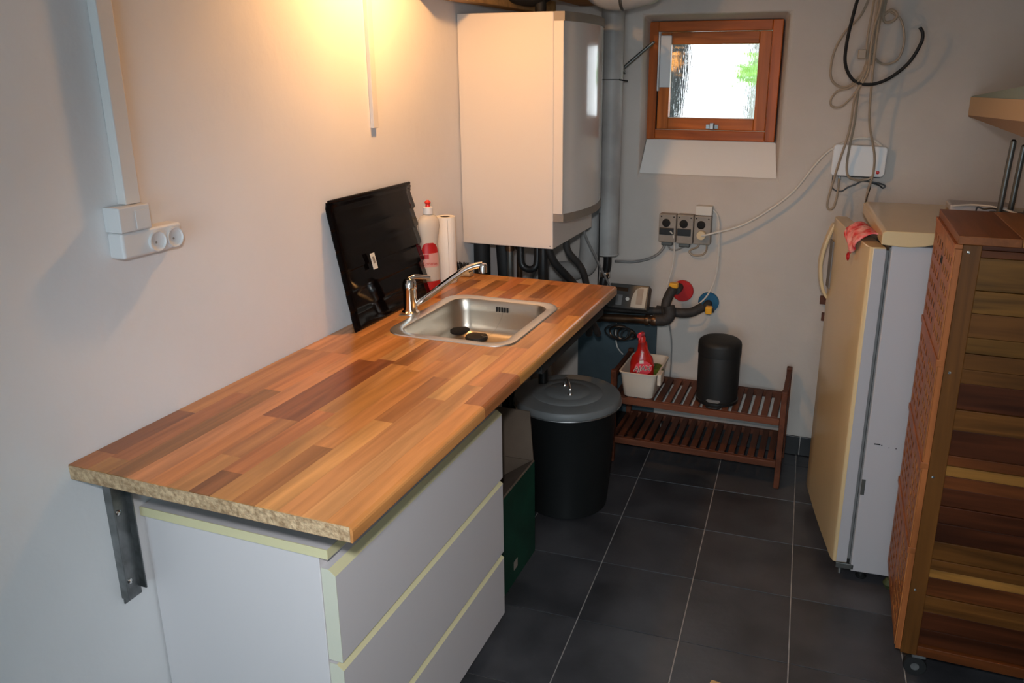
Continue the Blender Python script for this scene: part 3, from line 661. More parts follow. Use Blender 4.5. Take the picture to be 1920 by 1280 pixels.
pipething('boiler_cable', 'thin grey cable running diagonally from the boiler to the pipe fitting', [(0.345, 1.75, 0.9955), (0.352, 1.78, 0.95), (0.375, 1.84, 0.86), (0.405, 1.90, 0.76), (0.42, 1.93, 0.72)], 0.0045, M['cable_grey'], 8, cat='cable')
pipething('waste_pipe', 'pale grey vertical pipe in the corner behind the boiler pipes', [(0.275, 2.06, 1.75), (0.275, 2.06, 1.2), (0.275, 2.06, 0.83), (0.22, 2.06, 0.76), (0.10, 2.06, 0.73), (0.052, 2.06, 0.66), (0.052, 2.06, 0.35), (0.052, 2.06, 0.002)], 0.045, M['white_pipe'], 20)

# ---- vertical flue pipe + black fitting
fpz = thing('vent_pipe', 'vertical pale pipe between the boiler and the window', 'pipe', (0.366, 2.03, 0.84))
tube('pipe_run', [(0.366, 2.03, 0.845), (0.366, 2.03, 2.0), (0.366, 2.03, 2.249)], 0.046, M['white_pipe'], fpz, 24, smooth=False)
lathe('pipe_collar', [(0.047, -0.004), (0.049, 0), (0.047, 0.004)], (0.366, 2.03, 0.848), M['white_pipe'], fpz, 24)
box('cable_tie', 0.316, 0.416, 1.982, 1.985, 1.5645, 1.5675, M['black_plastic'], fpz, 0)
tube('tie_tail', [(0.41, 1.985, 1.566), (0.425, 1.982, 1.5635), (0.445, 1.985, 1.561)], 0.003, M['black_plastic'], fpz, 6)
tube('pipe_fitting', [(0.366, 2.03, 0.843), (0.366, 2.03, 0.80), (0.360, 2.03, 0.765), (0.352, 2.02, 0.72), (0.352, 2.02, 0.66)], 0.018, M['black_plastic'], fpz, 14, label='black fitting under the pipe')
lathe('fitting_clip', [(0.023, -0.012), (0.025, 0), (0.023, 0.012)], (0.357, 2.03, 0.755), M['chrome'], fpz, 16)
tube('control_wire', [(0.340, 1.985, 1.03), (0.340, 1.985, 0.8), (0.340, 1.98, 0.70)], 0.0025, M['black_plastic'], fpz, 6)

# ---- things at the ceiling above the boiler
hp = thing('ceiling_duct', 'broad grey pipe crossing under the ceiling above the boiler', 'pipe', (0.40, 1.72, 1.9))
tube('pipe_run', [(0.30, 1.76, 2.249), (0.32, 1.76, 2.0), (0.36, 1.76, 1.90), (0.42, 1.765, 1.858), (0.52, 1.77, 1.862), (0.60, 1.77, 1.92), (0.62, 1.77, 2.249)], 0.048, M['white_pipe'], hp, 20)
lathe('pipe_collar', [(0.050, -0.006), (0.052, 0), (0.050, 0.006)], (0.475, 1.768, 1.856), M['zinc_dark'], hp, 24, Matrix.Rotation(math.pi/2, 4, 'Y'))
bd = thing('black_duct', 'black duct lying over the top of the boiler', 'duct', (0.16, 1.6, 1.79))
tube('duct_run', [(0.09, 1.56, 1.90), (0.14, 1.58, 1.872), (0.20, 1.60, 1.865), (0.26, 1.62, 1.90)], 0.05, M['black_rubber'], bd, 18)
tube('duct_drop', [(0.22, 1.60, 1.86), (0.22, 1.60, 1.782)], 0.02, M['black_rubber'], bd, 12, smooth=False)
cbn = thing('ceiling_batten', 'rough wooden batten under the ceiling left of the black duct', 'batten', (0.09, 1.6, 1.82))
box('batten_board', -0.03, 0.03, -0.42, 0.42, -0.025, 0.025, M['batten'], cbn, 0.003, T=Matrix.Translation((0.085, 1.52, 1.835)) @ Matrix.Rotation(math.radians(-6), 4, 'Z'), color=(0.42, 0.25, 0.10))
cb2 = thing('ceiling_beam', 'orange brown wooden beam above the right side of the boiler', 'beam', (0.30, 1.7, 1.9))
box('beam_board', 0.235, 0.345, 1.50, 2.00, 1.845, 1.875, M['batten'], cb2, 0.003, color=(0.45, 0.22, 0.07))

# ---- wall lamp above the frame
wl_ = thing('wall_lamp', 'lit wall lamp above the worktop just outside the top of the photo', 'lamp', (0.0, 0.76, 1.97))
lathe('lamp_base', [(0.05, 0), (0.05, 0.02), (0.03, 0.03), (0.012, 0.04), (0.012, 0.17), (0, 0.17)], (0.001, 0.76, 2.10), M['white_plastic'], wl_, 28, Matrix.Rotation(math.pi/2, 4, 'Y'))
lathe('lamp_socket', [(0.0, 0.0), (0.02, 0.0), (0.02, 0.035), (0.0, 0.035)], (0.25, 0.76, 2.055), M['white_plastic'], wl_, 24)
lathe('lamp_shade', [(0.036, 2.085), (0.045, 2.08), (0.082, 1.955), (0.080, 1.955), (0.043, 2.077), (0.0, 2.080)], (0.25, 0.76, 0), M['white_plastic'], wl_, 40, label='opaque white shade open downwards')
lathe('lamp_glass', [(0.010, 2.055), (0.016, 2.04), (0.016, 2.02), (0.0, 2.012)], (0.25, 0.76, 0), M['bulb'], wl_, 24, label='glowing bulb')
lathe('lamp_arm', [(0.008, 0), (0.008, 0.09), (0, 0.09)], (0.16, 0.76, 2.10), M['white_plastic'], wl_, 12, Matrix.Rotation(math.pi/2, 4, 'Y'))

# ================================================================== LEFT WALL FITTINGS
tk = thing('cable_trunking', 'white vertical cable trunking running up from the double socket', 'trunking', (0.0, -0.055, 1.345))
box('trunking_channel', 0.0005, 0.022, -0.073, -0.038, 1.345, 2.249, M['white_trunk'], tk, 0.002)
jb = thing('double_socket', 'white double wall socket with junction box below the trunking', 'socket', (0.0, -0.04, 1.25))
box('junction_box', 0.0005, 0.040, -0.108, -0.037, 1.298, 1.3445, M['white_plastic'], jb, 0.002)
sw = box('switch_plate', 0.0402, 0.0415, -0.073, -0.040, 1.301, 1.336, M['white_plastic'], jb, 0.001)
pl = box('socket_module', 0.0005, 0.038, -0.108, 0.036, 1.248, 1.2975, M['white_plastic'], jb, 0.006, segs=4)
box('module_base', 0.0005, 0.014, -0.088, 0.0395, 1.243, 1.293, M['plug_cream'], jb, 0.004, label='yellowed back edge of the sockets')
for yy in (-0.030, 0.013):
    s_ = lathe('socket_cup', [(0.0200, 0), (0.0200, 0.0060), (0.0182, 0.0062), (0.0165, 0.0030), (0.010, 0.0006), (0, 0.0004)], (0.0376, yy, 1.2705), M['white_plastic'], jb, 32, Matrix.Rotation(math.pi/2, 4, 'Y'))
    lathe('pin_hole', [(0.0022, 0), (0.0022, 0.0008), (0, 0.0008)], (0.0384, yy-0.002, 1.268), M['socket_grey'], s_, 10, Matrix.Rotation(math.pi/2, 4, 'Y'))
t2 = thing('cable_trunking', 'narrow white trunking ending in mid wall beside the bright lamp glow', 'trunking', (0.0, 0.83, 1.435))
box('trunking_channel', 0.0005, 0.012, 0.806, 0.831, 1.435, 2.249, M['white_trunk'], t2, 0.001)

# ================================================================== BACK WALL FITTINGS
def disc(name, r, d, c, m, parent, segs=28, **k):  # short cylinder with its axis along -y
    return lathe(name, [(r*0.96, 0), (r, d*0.2), (r, d*0.8), (r*0.94, d), (0, d)], c, m, parent, segs, Matrix.Rotation(math.pi/2, 4, 'X'), **k)
LBL = ['grey socket box leftmost of the three under the window', 'grey socket box in the middle of the three under the window', 'grey socket box with cream plug, right of the three under the window']
for k, (x0, x1, zb, zt) in enumerate(((0.574, 0.647, 0.905, 1.025), (0.650, 0.719, 0.903, 1.026), (0.722, 0.792, 0.905, 1.025))):
    so = thing('surface_socket', LBL[k], 'socket', ((x0+x1)/2, YB, zb), 'grey surface sockets under the window')
    xm = (x0+x1)/2
    box('socket_case', x0, x1, YB-0.045, YB-0.0005, zb, zt, M['socket_grey'], so, 0.004)
    disc('socket_hole', 0.0175, 0.004, (xm-0.005, YB-0.0445, 0.988), M['hole'], so)
    if k < 2:
        box('socket_flap', x0+0.004, x1-0.008, YB-0.051, YB-0.0455, 0.938, 0.968, M['black_plastic'], so, 0.002, label='dark flap')
        box('cable_gland', xm-0.025, xm+0.022, YB-0.036, YB-0.008, zb-0.016, zb-0.0005, M['zinc_dark'], so, 0.003)
    for sx_ in (x0+0.010, x1-0.010): disc('cover_screw', 0.003, 0.0015, (sx_, YB-0.0448, 1.014), M['hole'], so, 10)
so = thing('surface_switch', 'small pale junction box above the right grey socket', 'switch', (0.757, YB, 1.027))
box('switch_case', 0.724, 0.792, YB-0.038, YB-0.0005, 1.0265, 1.066, M['cable_white'], so, 0.003)
pg = thing('mains_plug', 'cream round plug in the right grey socket', 'plug', (0.755, YB-0.06, 0.948))
disc('plug_body', 0.019, 0.024, (0.757, YB-0.0455, 0.948), M['plug_cream'], pg)
tube('plug_cord', [(0.760, YB-0.068, 0.948), (0.800, YB-0.075, 0.960), (0.935, YB-0.05, 1.008), (1.091, YB-0.045, 1.128), (1.180, YB-0.045, 1.255), (1.228, YB-0.04, 1.308), (1.306, YB-0.012, 1.350), (1.37, YB-0.012, 1.352), (1.42, YB-0.012, 1.318)], 0.0045, M['cable_white'], pg, 8, label='white cable running up to the right')
def cable(name, label, pts, r, m, group=None, cat='cable', segs=7, n=8):
    o = tube(name, pts, r, m, None, segs, n=n); return tag(o, label, cat, group)
cable('loop_cable', 'short cream cable loop hanging under the right grey socket', [(0.745, YB-0.03, 0.904), (0.738, YB-0.03, 0.890), (0.715, YB-0.02, 0.878), (0.705, YB-0.02, 0.865), (0.725, YB-0.02, 0.852), (0.76, YB-0.02, 0.857), (0.775, YB-0.02, 0.875), (0.778, YB-0.03, 0.904)], 0.004, M['cable_beige'])
cable('grey_cable', 'thick grey cable from the left grey socket to the pipe fitting', [(0.598, YB-0.02, 0.888), (0.590, YB-0.02, 0.870), (0.565, YB-0.02, 0.842), (0.520, YB-0.02, 0.818), (0.46, YB-0.02, 0.803), (0.41, YB-0.03, 0.803), (0.39, YB-0.05, 0.806)], 0.006, M['cable_grey'])
cable('white_cable', 'thin white cable hanging from the left grey socket to the meter', [(0.625, YB-0.052, 0.955), (0.638, YB-0.045, 0.935), (0.642, YB-0.03, 0.88), (0.636, YB-0.02, 0.80), (0.620, YB-0.02, 0.72), (0.606, YB-0.03, 0.64), (0.604, YB-0.05, 0.610), (0.585, YB-0.10, 0.595)], 0.0035, M['cable_white'])
cable('grey_wire_loop', 'thin grey wire looping between the first two grey sockets', [(0.612, YB-0.02, 0.889), (0.622, YB-0.02, 0.872), (0.645, YB-0.02, 0.868), (0.672, YB-0.02, 0.880), (0.684, YB-0.02, 0.8868)], 0.0035, M['cable_grey'])
cable('white_cable', 'thin white cable from the small junction box curving down to the blue valve', [(0.793, YB-0.015, 1.050), (0.815, YB-0.015, 1.02), (0.824, YB-0.015, 0.95), (0.827, YB-0.015, 0.83), (0.815, YB-0.02, 0.74), (0.785, YB-0.05, 0.675), (0.74, YB-0.09, 0.642), (0.69, YB-0.09, 0.627), (0.645, YB-0.09, 0.620), (0.60, YB-0.12, 0.605), (0.57, YB-0.14, 0.600)], 0.0035, M['cable_white'])
cable('grey_cable', 'grey wire hanging on the wall right of the blue grey board', [(0.606, YB-0.05, 0.575), (0.630, YB-0.02, 0.54), (0.645, YB-0.01, 0.46), (0.648, YB-0.008, 0.36), (0.645, YB-0.008, 0.20)], 0.0035, M['cable_grey'])
cable('white_cable', 'thin pale wire hanging in front of the blue grey board', [(0.408, YB-0.07, 0.53), (0.404, YB-0.06, 0.46), (0.412, YB-0.05, 0.41), (0.432, YB-0.03, 0.375)], 0.003, M['cable_white'])

# ---- modem on the wall
md = thing('wall_modem', 'white box with a red dot on the back wall above the fridge', 'modem', (1.33, YB, 1.215))
prism('modem_case', [(1.243, 1.212), (1.420, 1.212), (1.430, 1.222), (1.432, 1.318), (1.424, 1.326), (1.247, 1.332), (1.238, 1.322), (1.236, 1.222)], 'y', YB-0.040, YB-0.0005, M['white_plastic'], md, 0.004)
disc('red_dot', 0.0065, 0.0015, (1.405, YB-0.0395, 1.2305), M['red_bright'], md, 20, label='round red mark')
for dx in (0, 0.007): disc('status_light', 0.0015, 0.001, (1.262+dx, YB-0.0395, 1.302), M['label_white'], md, 8)
box('case_shadow_slot', 1.262, 1.415, YB-0.036, YB-0.01, 1.2095, 1.2125, M['hole'], md, 0)
box('modem_plug', 1.244, 1.252, YB-0.034, YB-0.018, 1.192, 1.213, M['black_plastic'], md, 0.001)
box('cable_jack', 1.266, 1.276, YB-0.034, YB-0.018, 1.196, 1.213, M['zinc_dark'], md, 0.001)
cable('modem_power_cable', 'thin black cable looping under the white wall modem', [(1.248, YB-0.026, 1.193), (1.246, YB-0.03, 1.172), (1.258, YB-0.03, 1.156), (1.283, YB-0.03, 1.152), (1.305, YB-0.03, 1.168), (1.335, YB-0.03, 1.183), (1.355, YB-0.03, 1.195), (1.385, YB-0.03, 1.193), (1.42, YB-0.03, 1.188), (1.438, YB-0.03, 1.180), (1.430, YB-0.03, 1.172), (1.415, YB-0.03, 1.182), (1.38, YB-0.03, 1.192)], 0.0028, M['black_plastic'])
cable('modem_power_cable', 'short black cable dropping behind the fridge from the modem wires', [(1.385, YB-0.033, 1.188), (1.384, YB-0.04, 1.165), (1.376, YB-0.05, 1.13), (1.37, YB-0.06, 1.08)], 0.0025, M['black_plastic'])

# ---- bundle of cables hanging from the ceiling in front of the back wall
cd = thing('cable_bundle', 'tangle of beige cables hanging from the ceiling above the white modem', 'cables', (1.33, 2.0, 1.2))
yb_ = 2.02
def cab(pts, r=0.0045, m='cable_beige'): tube('cable', pts, r, M[m], cd, 7)
cab([(1.325, 1.99, 2.249), (1.325, 2.0, 1.90), (1.315, 2.0, 1.70), (1.330, 2.0, 1.60), (1.296, 2.0, 1.515), (1.290, 2.01, 1.42), (1.283, 2.02, 1.36), (1.262, 2.03, 1.26), (1.240, 2.04, 1.14), (1.238, 2.04, 1.10), (1.248, 2.04, 1.088), (1.262, 2.04, 1.10), (1.270, 2.05, 1.15), (1.270, 2.08, 1.20)])
cab([(1.335, 2.0, 2.249), (1.337, 2.0, 1.85), (1.325, 2.02, 1.66), (1.305, 2.02, 1.55), (1.303, 2.03, 1.42), (1.293, 2.05, 1.30), (1.294, 2.06, 1.24), (1.305, 2.06, 1.212), (1.335, 2.07, 1.200), (1.37, 2.08, 1.203), (1.39, 2.08, 1.215)])
cab([(1.342, 2.0, 2.249), (1.345, 2.0, 1.85), (1.345, 2.0, 1.60), (1.350, 2.02, 1.46), (1.358, 2.03, 1.40), (1.378, 2.05, 1.33), (1.388, 2.06, 1.28), (1.389, 2.07, 1.22), (1.378, 2.08, 1.16), (1.376, 2.08, 1.09)])
cab([(1.315, 2.01, 2.249), (1.312, 2.01, 1.92), (1.290, 2.01, 1.80), (1.235, 2.02, 1.73), (1.205, 2.03, 1.66), (1.203, 2.03, 1.58), (1.235, 2.03, 1.545), (1.275, 2.02, 1.55), (1.315, 2.01, 1.60), (1.335, 2.0, 1.66)])
cab([(1.350, 2.01, 2.249), (1.352, 2.01, 1.86), (1.345, 2.01, 1.72), (1.320, 2.0, 1.60), (1.280, 2.0, 1.545), (1.235, 2.0, 1.53), (1.213, 2.0, 1.50), (1.218, 2.0, 1.475), (1.250, 2.0, 1.474), (1.285, 2.0, 1.51), (1.31, 2.0, 1.56), (1.325, 2.0, 1.62)], 0.004)
cab([(1.37, 2.02, 2.249), (1.365, 2.02, 1.90), (1.36, 2.02, 1.78), (1.385, 2.02, 1.765), (1.405, 2.02, 1.785), (1.385, 2.02, 1.805), (1.362, 2.02, 1.79)], 0.005)
cab([(1.38, 2.02, 1.80), (1.42, 2.03, 1.77), (1.438, 2.03, 1.70), (1.425, 2.03, 1.64), (1.385, 2.03, 1.622), (1.35, 2.02, 1.64), (1.335, 2.01, 1.68)], 0.0042)
cab([(1.345, 2.005, 2.249), (1.340, 2.005, 1.85), (1.343, 2.005, 1.70), (1.340, 2.005, 1.62)], 0.006)
cab([(1.36, 1.995, 2.249), (1.35, 1.995, 1.86), (1.332, 1.995, 1.74), (1.33, 1.995, 1.62)], 0.005)
box('cable_connector', 1.288, 1.316, 1.985, 2.0, 1.640, 1.672, M['cable_beige'], cd, 0.003)
cable('black_cable', 'thick black cable hanging in a wide open loop among the beige cables', [(1.28, 1.96, 2.249), (1.285, 1.96, 1.95), (1.262, 1.97, 1.81), (1.247, 1.98, 1.70), (1.250, 1.99, 1.62), (1.285, 2.0, 1.565), (1.34, 2.0, 1.552), (1.40, 2.01, 1.572), (1.46, 2.02, 1.625), (1.492, 2.02, 1.69), (1.494, 2.02, 1.725), (1.482, 2.02, 1.745)], 0.006, M['black_rubber'])

# ---- window stay
st = thing('window_stay', 'old grey metal stay rod slanting left of the window', 'stay', (0.41, 2.07, 1.61))
tube('stay_rod', [(0.412, 2.065, 1.617), (0.518, 2.075, 1.706)], 0.007, M['zinc_dark'], st, 10, smooth=False)
tube('stay_hook', [(0.412, 2.065, 1.617), (0.403, 2.065, 1.606), (0.408, 2.075, 1.592)], 0.006, M['zinc_dark'], st, 8)
tube('stay_end', [(0.518, 2.075, 1.706), (0.512, 2.12, 1.712), (0.498, 2.19, 1.714), (0.486, 2.242, 1.715)], 0.0045, M['zinc_dark'], st, 8)
# ---- wooden batten ends behind the fridge
for k, (x0, z0, z1, lb) in enumerate(((1.246, 0.692, 0.722, 'upper brown wooden peg end sticking out behind the fridge door'), (1.258, 0.622, 0.652, 'lower brown wooden peg end sticking out behind the fridge door'))):
    o = box('wooden_batten', x0, 1.60, YB-0.030, YB-0.001, z0, z1, M['batten'], None, 0.002, color=(0.13, 0.05, 0.03)); tag(o, lb, 'batten')

# ================================================================== METER, PIPES AND VALVES
mt = thing('heat_meter', 'dark grey meter box with pale cover on the pipes beyond the worktop', 'meter', (0.50, 1.93, 0.63))
TMr = Matrix.Translation((0.493, 1.93, 0.690)) @ Matrix.Rotation(math.radians(-28), 4, 'X') @ Matrix.Rotation(math.radians(0), 4, 'Z')
box('meter_case', -0.085, 0.085, -0.02, 0.028, -0.052, 0.052, M['meter_dark'], mt, 0.004, T=TMr)
cv = [(0.015, -0.046), (0.076, -0.046), (0.078, 0.043), (0.050, 0.043), (0.030, 0.032), (0.020, 0.010), (0.015, -0.015)]
prism('meter_cover', cv, 'y', -0.0235, -0.0195, M['meter_light'], mt, 0.001, T=TMr)
box('meter_display', 0.036, 0.062, -0.0250, -0.0235, -0.032, 0.036, M['socket_grey'], mt, 0, T=TMr)
box('meter_window', -0.074, -0.004, -0.0215, -0.0198, 0.020, 0.036, M['copper_dark'], mt, 0, T=TMr)
box('meter_badge', -0.052, -0.024, -0.0225, -0.0198, -0.040, 0.004, M['gasket'], mt, 0.001, T=TMr)
lathe('meter_button', [(0.008, 0), (0.008, 0.003), (0, 0.003)], (0, 0, 0), M['cable_white'], mt, 18, TMr @ Matrix.Translation((-0.002, -0.0205, -0.012)) @ Matrix.Rotation(math.pi/2, 4, 'X'))
pm = thing('supply_pipes', 'dark supply pipes with elbows running from under the worktop to the two wall valves', 'pipes', (0.5, 1.95, 0.6))
tube('pipe_run', [(0.10, 1.93, 0.575), (0.35, 1.94, 0.585), (0.62, 1.95, 0.597)], 0.018, M['copper_dark'], pm, 16, smooth=False)
tube('pipe_elbow', [(0.60, 1.95, 0.597), (0.645, 1.95, 0.603), (0.663, 1.955, 0.628), (0.655, 1.96, 0.66)], 0.025, M['dark_pipe'], pm, 14)
tube('pipe_branch', [(0.646, 1.965, 0.625), (0.640, 1.975, 0.662), (0.650, 1.985, 0.700), (0.662, 2.00, 0.725)], 0.020, M['dark_pipe'], pm, 14)
tube('pipe_run', [(0.60, 1.98, 0.632), (0.68, 1.98, 0.630), (0.74, 1.99, 0.632), (0.785, 2.02, 0.652)], 0.020, M['dark_pipe'], pm, 14)
tube('pipe_run', [(0.15, 1.96, 0.615), (0.45, 1.96, 0.628), (0.62, 1.97, 0.632)], 0.015, M['dark_pipe'], pm, 14, smooth=False)
for x_ in (0.36, 0.57, 0.60): lathe('pipe_collar', [(0.022, -0.010), (0.024, 0), (0.022, 0.010)], (x_, 1.945, 0.585+(x_-0.35)*0.045), M['copper_dark'], pm, 12, Matrix.Rotation(math.pi/2, 4, 'Y'))
wire = thing('wire_coil', 'tangle of dark red and black wire hanging under the supply pipes', 'wire', (0.45, 1.93, 0.5))
for k in range(5):
    c = Vector((0.445+0.012*k, 1.92+0.008*k, 0.535-0.004*k)); r = 0.045-0.004*k
    tube('wire_turn', [c+Vector((r*math.cos(a)*1.15, 0.010*math.sin(a*2+k), r*0.75*math.sin(a))) for a in [2*math.pi*i/10 for i in range(11)]], 0.0035, M['copper_dark'] if k % 2 else M['black_rubber'], wire, 6, n=4)
rv = thing('red_valve', 'red round wall flange with yellow-capped pipe end', 'valve', (0.668, YB, 0.693))
disc('flange', 0.047, 0.014, (0.683, YB-0.001, 0.690), M['red'], rv)
disc('valve_stem', 0.018, 0.07, (0.670, YB-0.015, 0.708), M['dark_pipe'], rv, 18)
o = box('valve_cap', 0.645, 0.682, 1.995, 2.025, 0.728, 0.750, M['yellow'], rv, 0.005, label='yellow cap')
bv_ = thing('blue_valve', 'blue round wall flange with yellow-capped pipe end', 'valve', (0.790, YB, 0.655))
disc('flange', 0.044, 0.014, (0.797, YB-0.001, 0.650), M['blue'], bv_)
disc('valve_stem', 0.018, 0.07, (0.797, YB-0.015, 0.645), M['dark_pipe'], bv_, 18)
o = box('valve_cap', 0.800, 0.828, 2.00, 2.03, 0.628, 0.660, M['yellow'], bv_, 0.005, label='yellow cap')
box('cap_knob', 0.826, 0.836, 2.008, 2.022, 0.636, 0.652, M['black_plastic'], bv_, 0.002)

# ---- waste pipe under the sink, dark hoses
sp_ = thing('sink_waste', 'dark plumbing trap and hoses under the far half of the worktop', 'trap', (0.3, 1.0, 0.6))
tube('trap_pipe', [(0.245, 0.955, 0.782), (0.245, 0.955, 0.70), (0.26, 0.99, 0.66), (0.29, 1.04, 0.66), (0.31, 1.08, 0.70), (0.31, 1.3, 0.70), (0.28, 1.62, 0.66), (0.20, 1.8, 0.60)], 0.022, M['black_plastic'], sp_, 14)
tube('supply_hose', [(0.14, 0.80, 0.869), (0.17, 0.95, 0.80), (0.34, 1.20, 0.79), (0.42, 1.36, 0.75), (0.40, 1.55, 0.66)], 0.016, M['black_rubber'], sp_, 10)
tube('supply_hose', [(0.12, 0.78, 0.869), (0.15, 0.96, 0.76), (0.38, 1.26, 0.81), (0.46, 1.40, 0.77), (0.45, 1.62, 0.62)], 0.013, M['dark_pipe'], sp_, 10)
box('dark_under_block', 0.508, 0.56, 0.70, 1.30, 0.800, 0.8695, M['hole'], sp_, 0.002)  # black box added to darken the band beneath the worktop
pbr = thing('angle_strut', 'pale slanting strut behind the big bin under the worktop', 'strut', (0.12, 1.7, 0.4))
tube('strut_bar', [(0.002, 1.60, 0.36), (0.17, 1.80, 0.56)], 0.014, M['white_pipe'], pbr, 8, smooth=False)

# ================================================================== BIG BIN
bb = thing('metal_bin', 'tall dark grey lidded dustbin standing by the end of the worktop', 'bin', (0.40, 1.42, 0))
cx_, cy__ = 0.395, 1.415
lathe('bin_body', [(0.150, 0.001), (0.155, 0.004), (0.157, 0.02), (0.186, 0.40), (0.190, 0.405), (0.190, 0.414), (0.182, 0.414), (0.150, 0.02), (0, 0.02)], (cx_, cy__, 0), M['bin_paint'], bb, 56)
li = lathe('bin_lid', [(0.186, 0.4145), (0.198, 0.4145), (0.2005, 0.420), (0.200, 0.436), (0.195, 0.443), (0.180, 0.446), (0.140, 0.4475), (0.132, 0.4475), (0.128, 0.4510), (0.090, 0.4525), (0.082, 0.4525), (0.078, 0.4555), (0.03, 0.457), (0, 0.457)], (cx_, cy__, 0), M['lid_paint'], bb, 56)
lathe('lid_bead', [(0.2000, -0.003), (0.2035, -0.002), (0.2045, 0), (0.2035, 0.002), (0.2000, 0.003)], (cx_, cy__, 0.4165), M['galv'], li, 56, label='worn bright lower bead of the lid')
hd = Vector((-0.03, 0.05, 0)).normalized()
hp_ = [Vector((cx_, cy__, 0))+hd*s*0.046+Vector((0, 0, z)) for s, z in ((-1, 0.456), (-0.95, 0.478), (-0.5, 0.494), (0, 0.498), (0.5, 0.494), (0.95, 0.478), (1, 0.456))]
ha = tube('lid_handle', hp_, 0.0042, M['chrome'], li, 10)
for s in (-1, 1):
    p = Vector((cx_, cy__, 0.4565))+hd*s*0.046; lathe('handle_rosette', [(0.009, 0), (0.007, 0.005), (0, 0.006)], p, M['chrome'], li, 14)
# side handle near left
ad = math.radians(228)
hc = Vector((cx_+0.186*math.cos(ad), cy__+0.186*math.sin(ad), 0.352)); tg = Vector((-math.sin(ad), math.cos(ad), 0)); rd = Vector((math.cos(ad), math.sin(ad), 0))
tube('side_handle', [hc-tg*0.045, hc-tg*0.045+rd*0.022, hc+rd*0.03, hc+tg*0.045+rd*0.022, hc+tg*0.045], 0.004, M['chrome'], bb, 8, n=5)

# ================================================================== GREEN BOX
gb = thing('cardboard_box', 'open dark green cardboard box between the chest and the dustbin', 'box', (0.28, 0.87, 0))
gx0, gx1, gy0, gy1, gh = 0.10, 0.405, 0.70, 1.045, 0.345
box('box_side', gx1-0.004, gx1, gy0, gy1, 0.001, gh, M['green_card'], gb, 0, label='dark green printed side')
box('box_side', gx0, gx0+0.004, gy0, gy1, 0.001, gh, M['cardboard'], gb, 0)
box('box_side', gx0+0.004, gx1-0.004, gy0, gy0+0.004, 0.001, gh, M['cardboard'], gb, 0)
box('box_side', gx0+0.004, gx1-0.004, gy1-0.004, gy1, 0.001, gh, M['cardboard'], gb, 0)
box('box_base', gx0+0.004, gx1-0.004, gy0+0.004, gy1-0.004, 0.001, 0.006, M['cardboard'], gb, 0)
mesh('box_flap', [(gx0+.01, gy1, gh), (gx1-.005, gy1, gh), (gx1-0.035, gy1+0.045, gh+0.155), (gx0+.03, gy1+0.045, gh+0.155), (gx0+.01, gy1+0.004, gh), (gx1-.005, gy1+0.004, gh), (gx1-0.035, gy1+0.049, gh+0.155), (gx0+.03, gy1+0.049, gh+0.155)], BF, M['cardboard'], gb, label='brown flap standing open')
mesh('box_flap', [(gx1, gy0, gh), (gx1, gy1, gh), (gx1-0.10, gy1-0.03, gh-0.06), (gx1-0.10, gy0+0.03, gh-0.06), (gx1-.004, gy0, gh+.004), (gx1-.004, gy1, gh+.004), (gx1-0.10, gy1-0.03, gh-0.056), (gx1-0.10, gy0+0.03, gh-0.056)], BF, M['cardboard'], gb)
lb = box('box_label', gx1+0.0002, gx1+0.0010, 0.855, 0.885, 0.045, 0.075, M['socket_grey'], gb, 0, label='tiny grey printed label')

# ================================================================== SLATTED RACK
rk = thing('slatted_rack', 'low brown two-tier slatted wooden rack against the back wall', 'rack', (0.815, 1.94, 0))
RC = [(0.125, 0.042, 0.022), (0.10, 0.034, 0.018), (0.145, 0.05, 0.026)]
x0r, x1r, y0r, y1r = 0.463, 1.167, 1.775, 2.085
for xp in (x0r, x1r-0.022):
    box('post', xp, xp+0.022, y0r, y0r+0.028, 0.001, 0.415, M['rack_y'], rk, 0.003, color=RC[0])
    box('post', xp, xp+0.022, y1r-0.028, y1r, 0.001, 0.415, M['rack_y'], rk, 0.003, color=RC[0])
    mesh('side_rail', boxv(xp+0.002, xp+0.020, y0r+0.028, y1r-0.028, 0.385, 0.407), BF, M['rack_y'], rk, 0.002, color=RC[1])
    for zz in (0.095, 0.275): box('side_rail', xp+0.003, xp+0.019, y0r+0.028, y1r-0.028, zz-0.006, zz+0.016, M['rack_y'], rk, 0.002, color=RC[1])
for zt in (0.118, 0.300):
    box('front_rail', x0r+0.022, x1r-0.022, y0r+0.003, y0r+0.021, zt-0.028, zt-0.001, M['rack_x'], rk, 0.002, color=RC[2])
    box('back_rail', x0r+0.022, x1r-0.022, y1r-0.021, y1r-0.003, zt-0.028, zt-0.001, M['rack_x'], rk, 0.002, color=RC[0])
    n = 17; pitch = (x1r-x0r-0.05)/n
    for i in range(n):
        xs = x0r+0.025+pitch*(i+0.5)
        box('slat', xs-0.0125, xs+0.0125, y0r+0.0215, y1r-0.0215, zt-0.014, zt, M['rack_y'], rk, 0.0015, color=RC[i % 3])

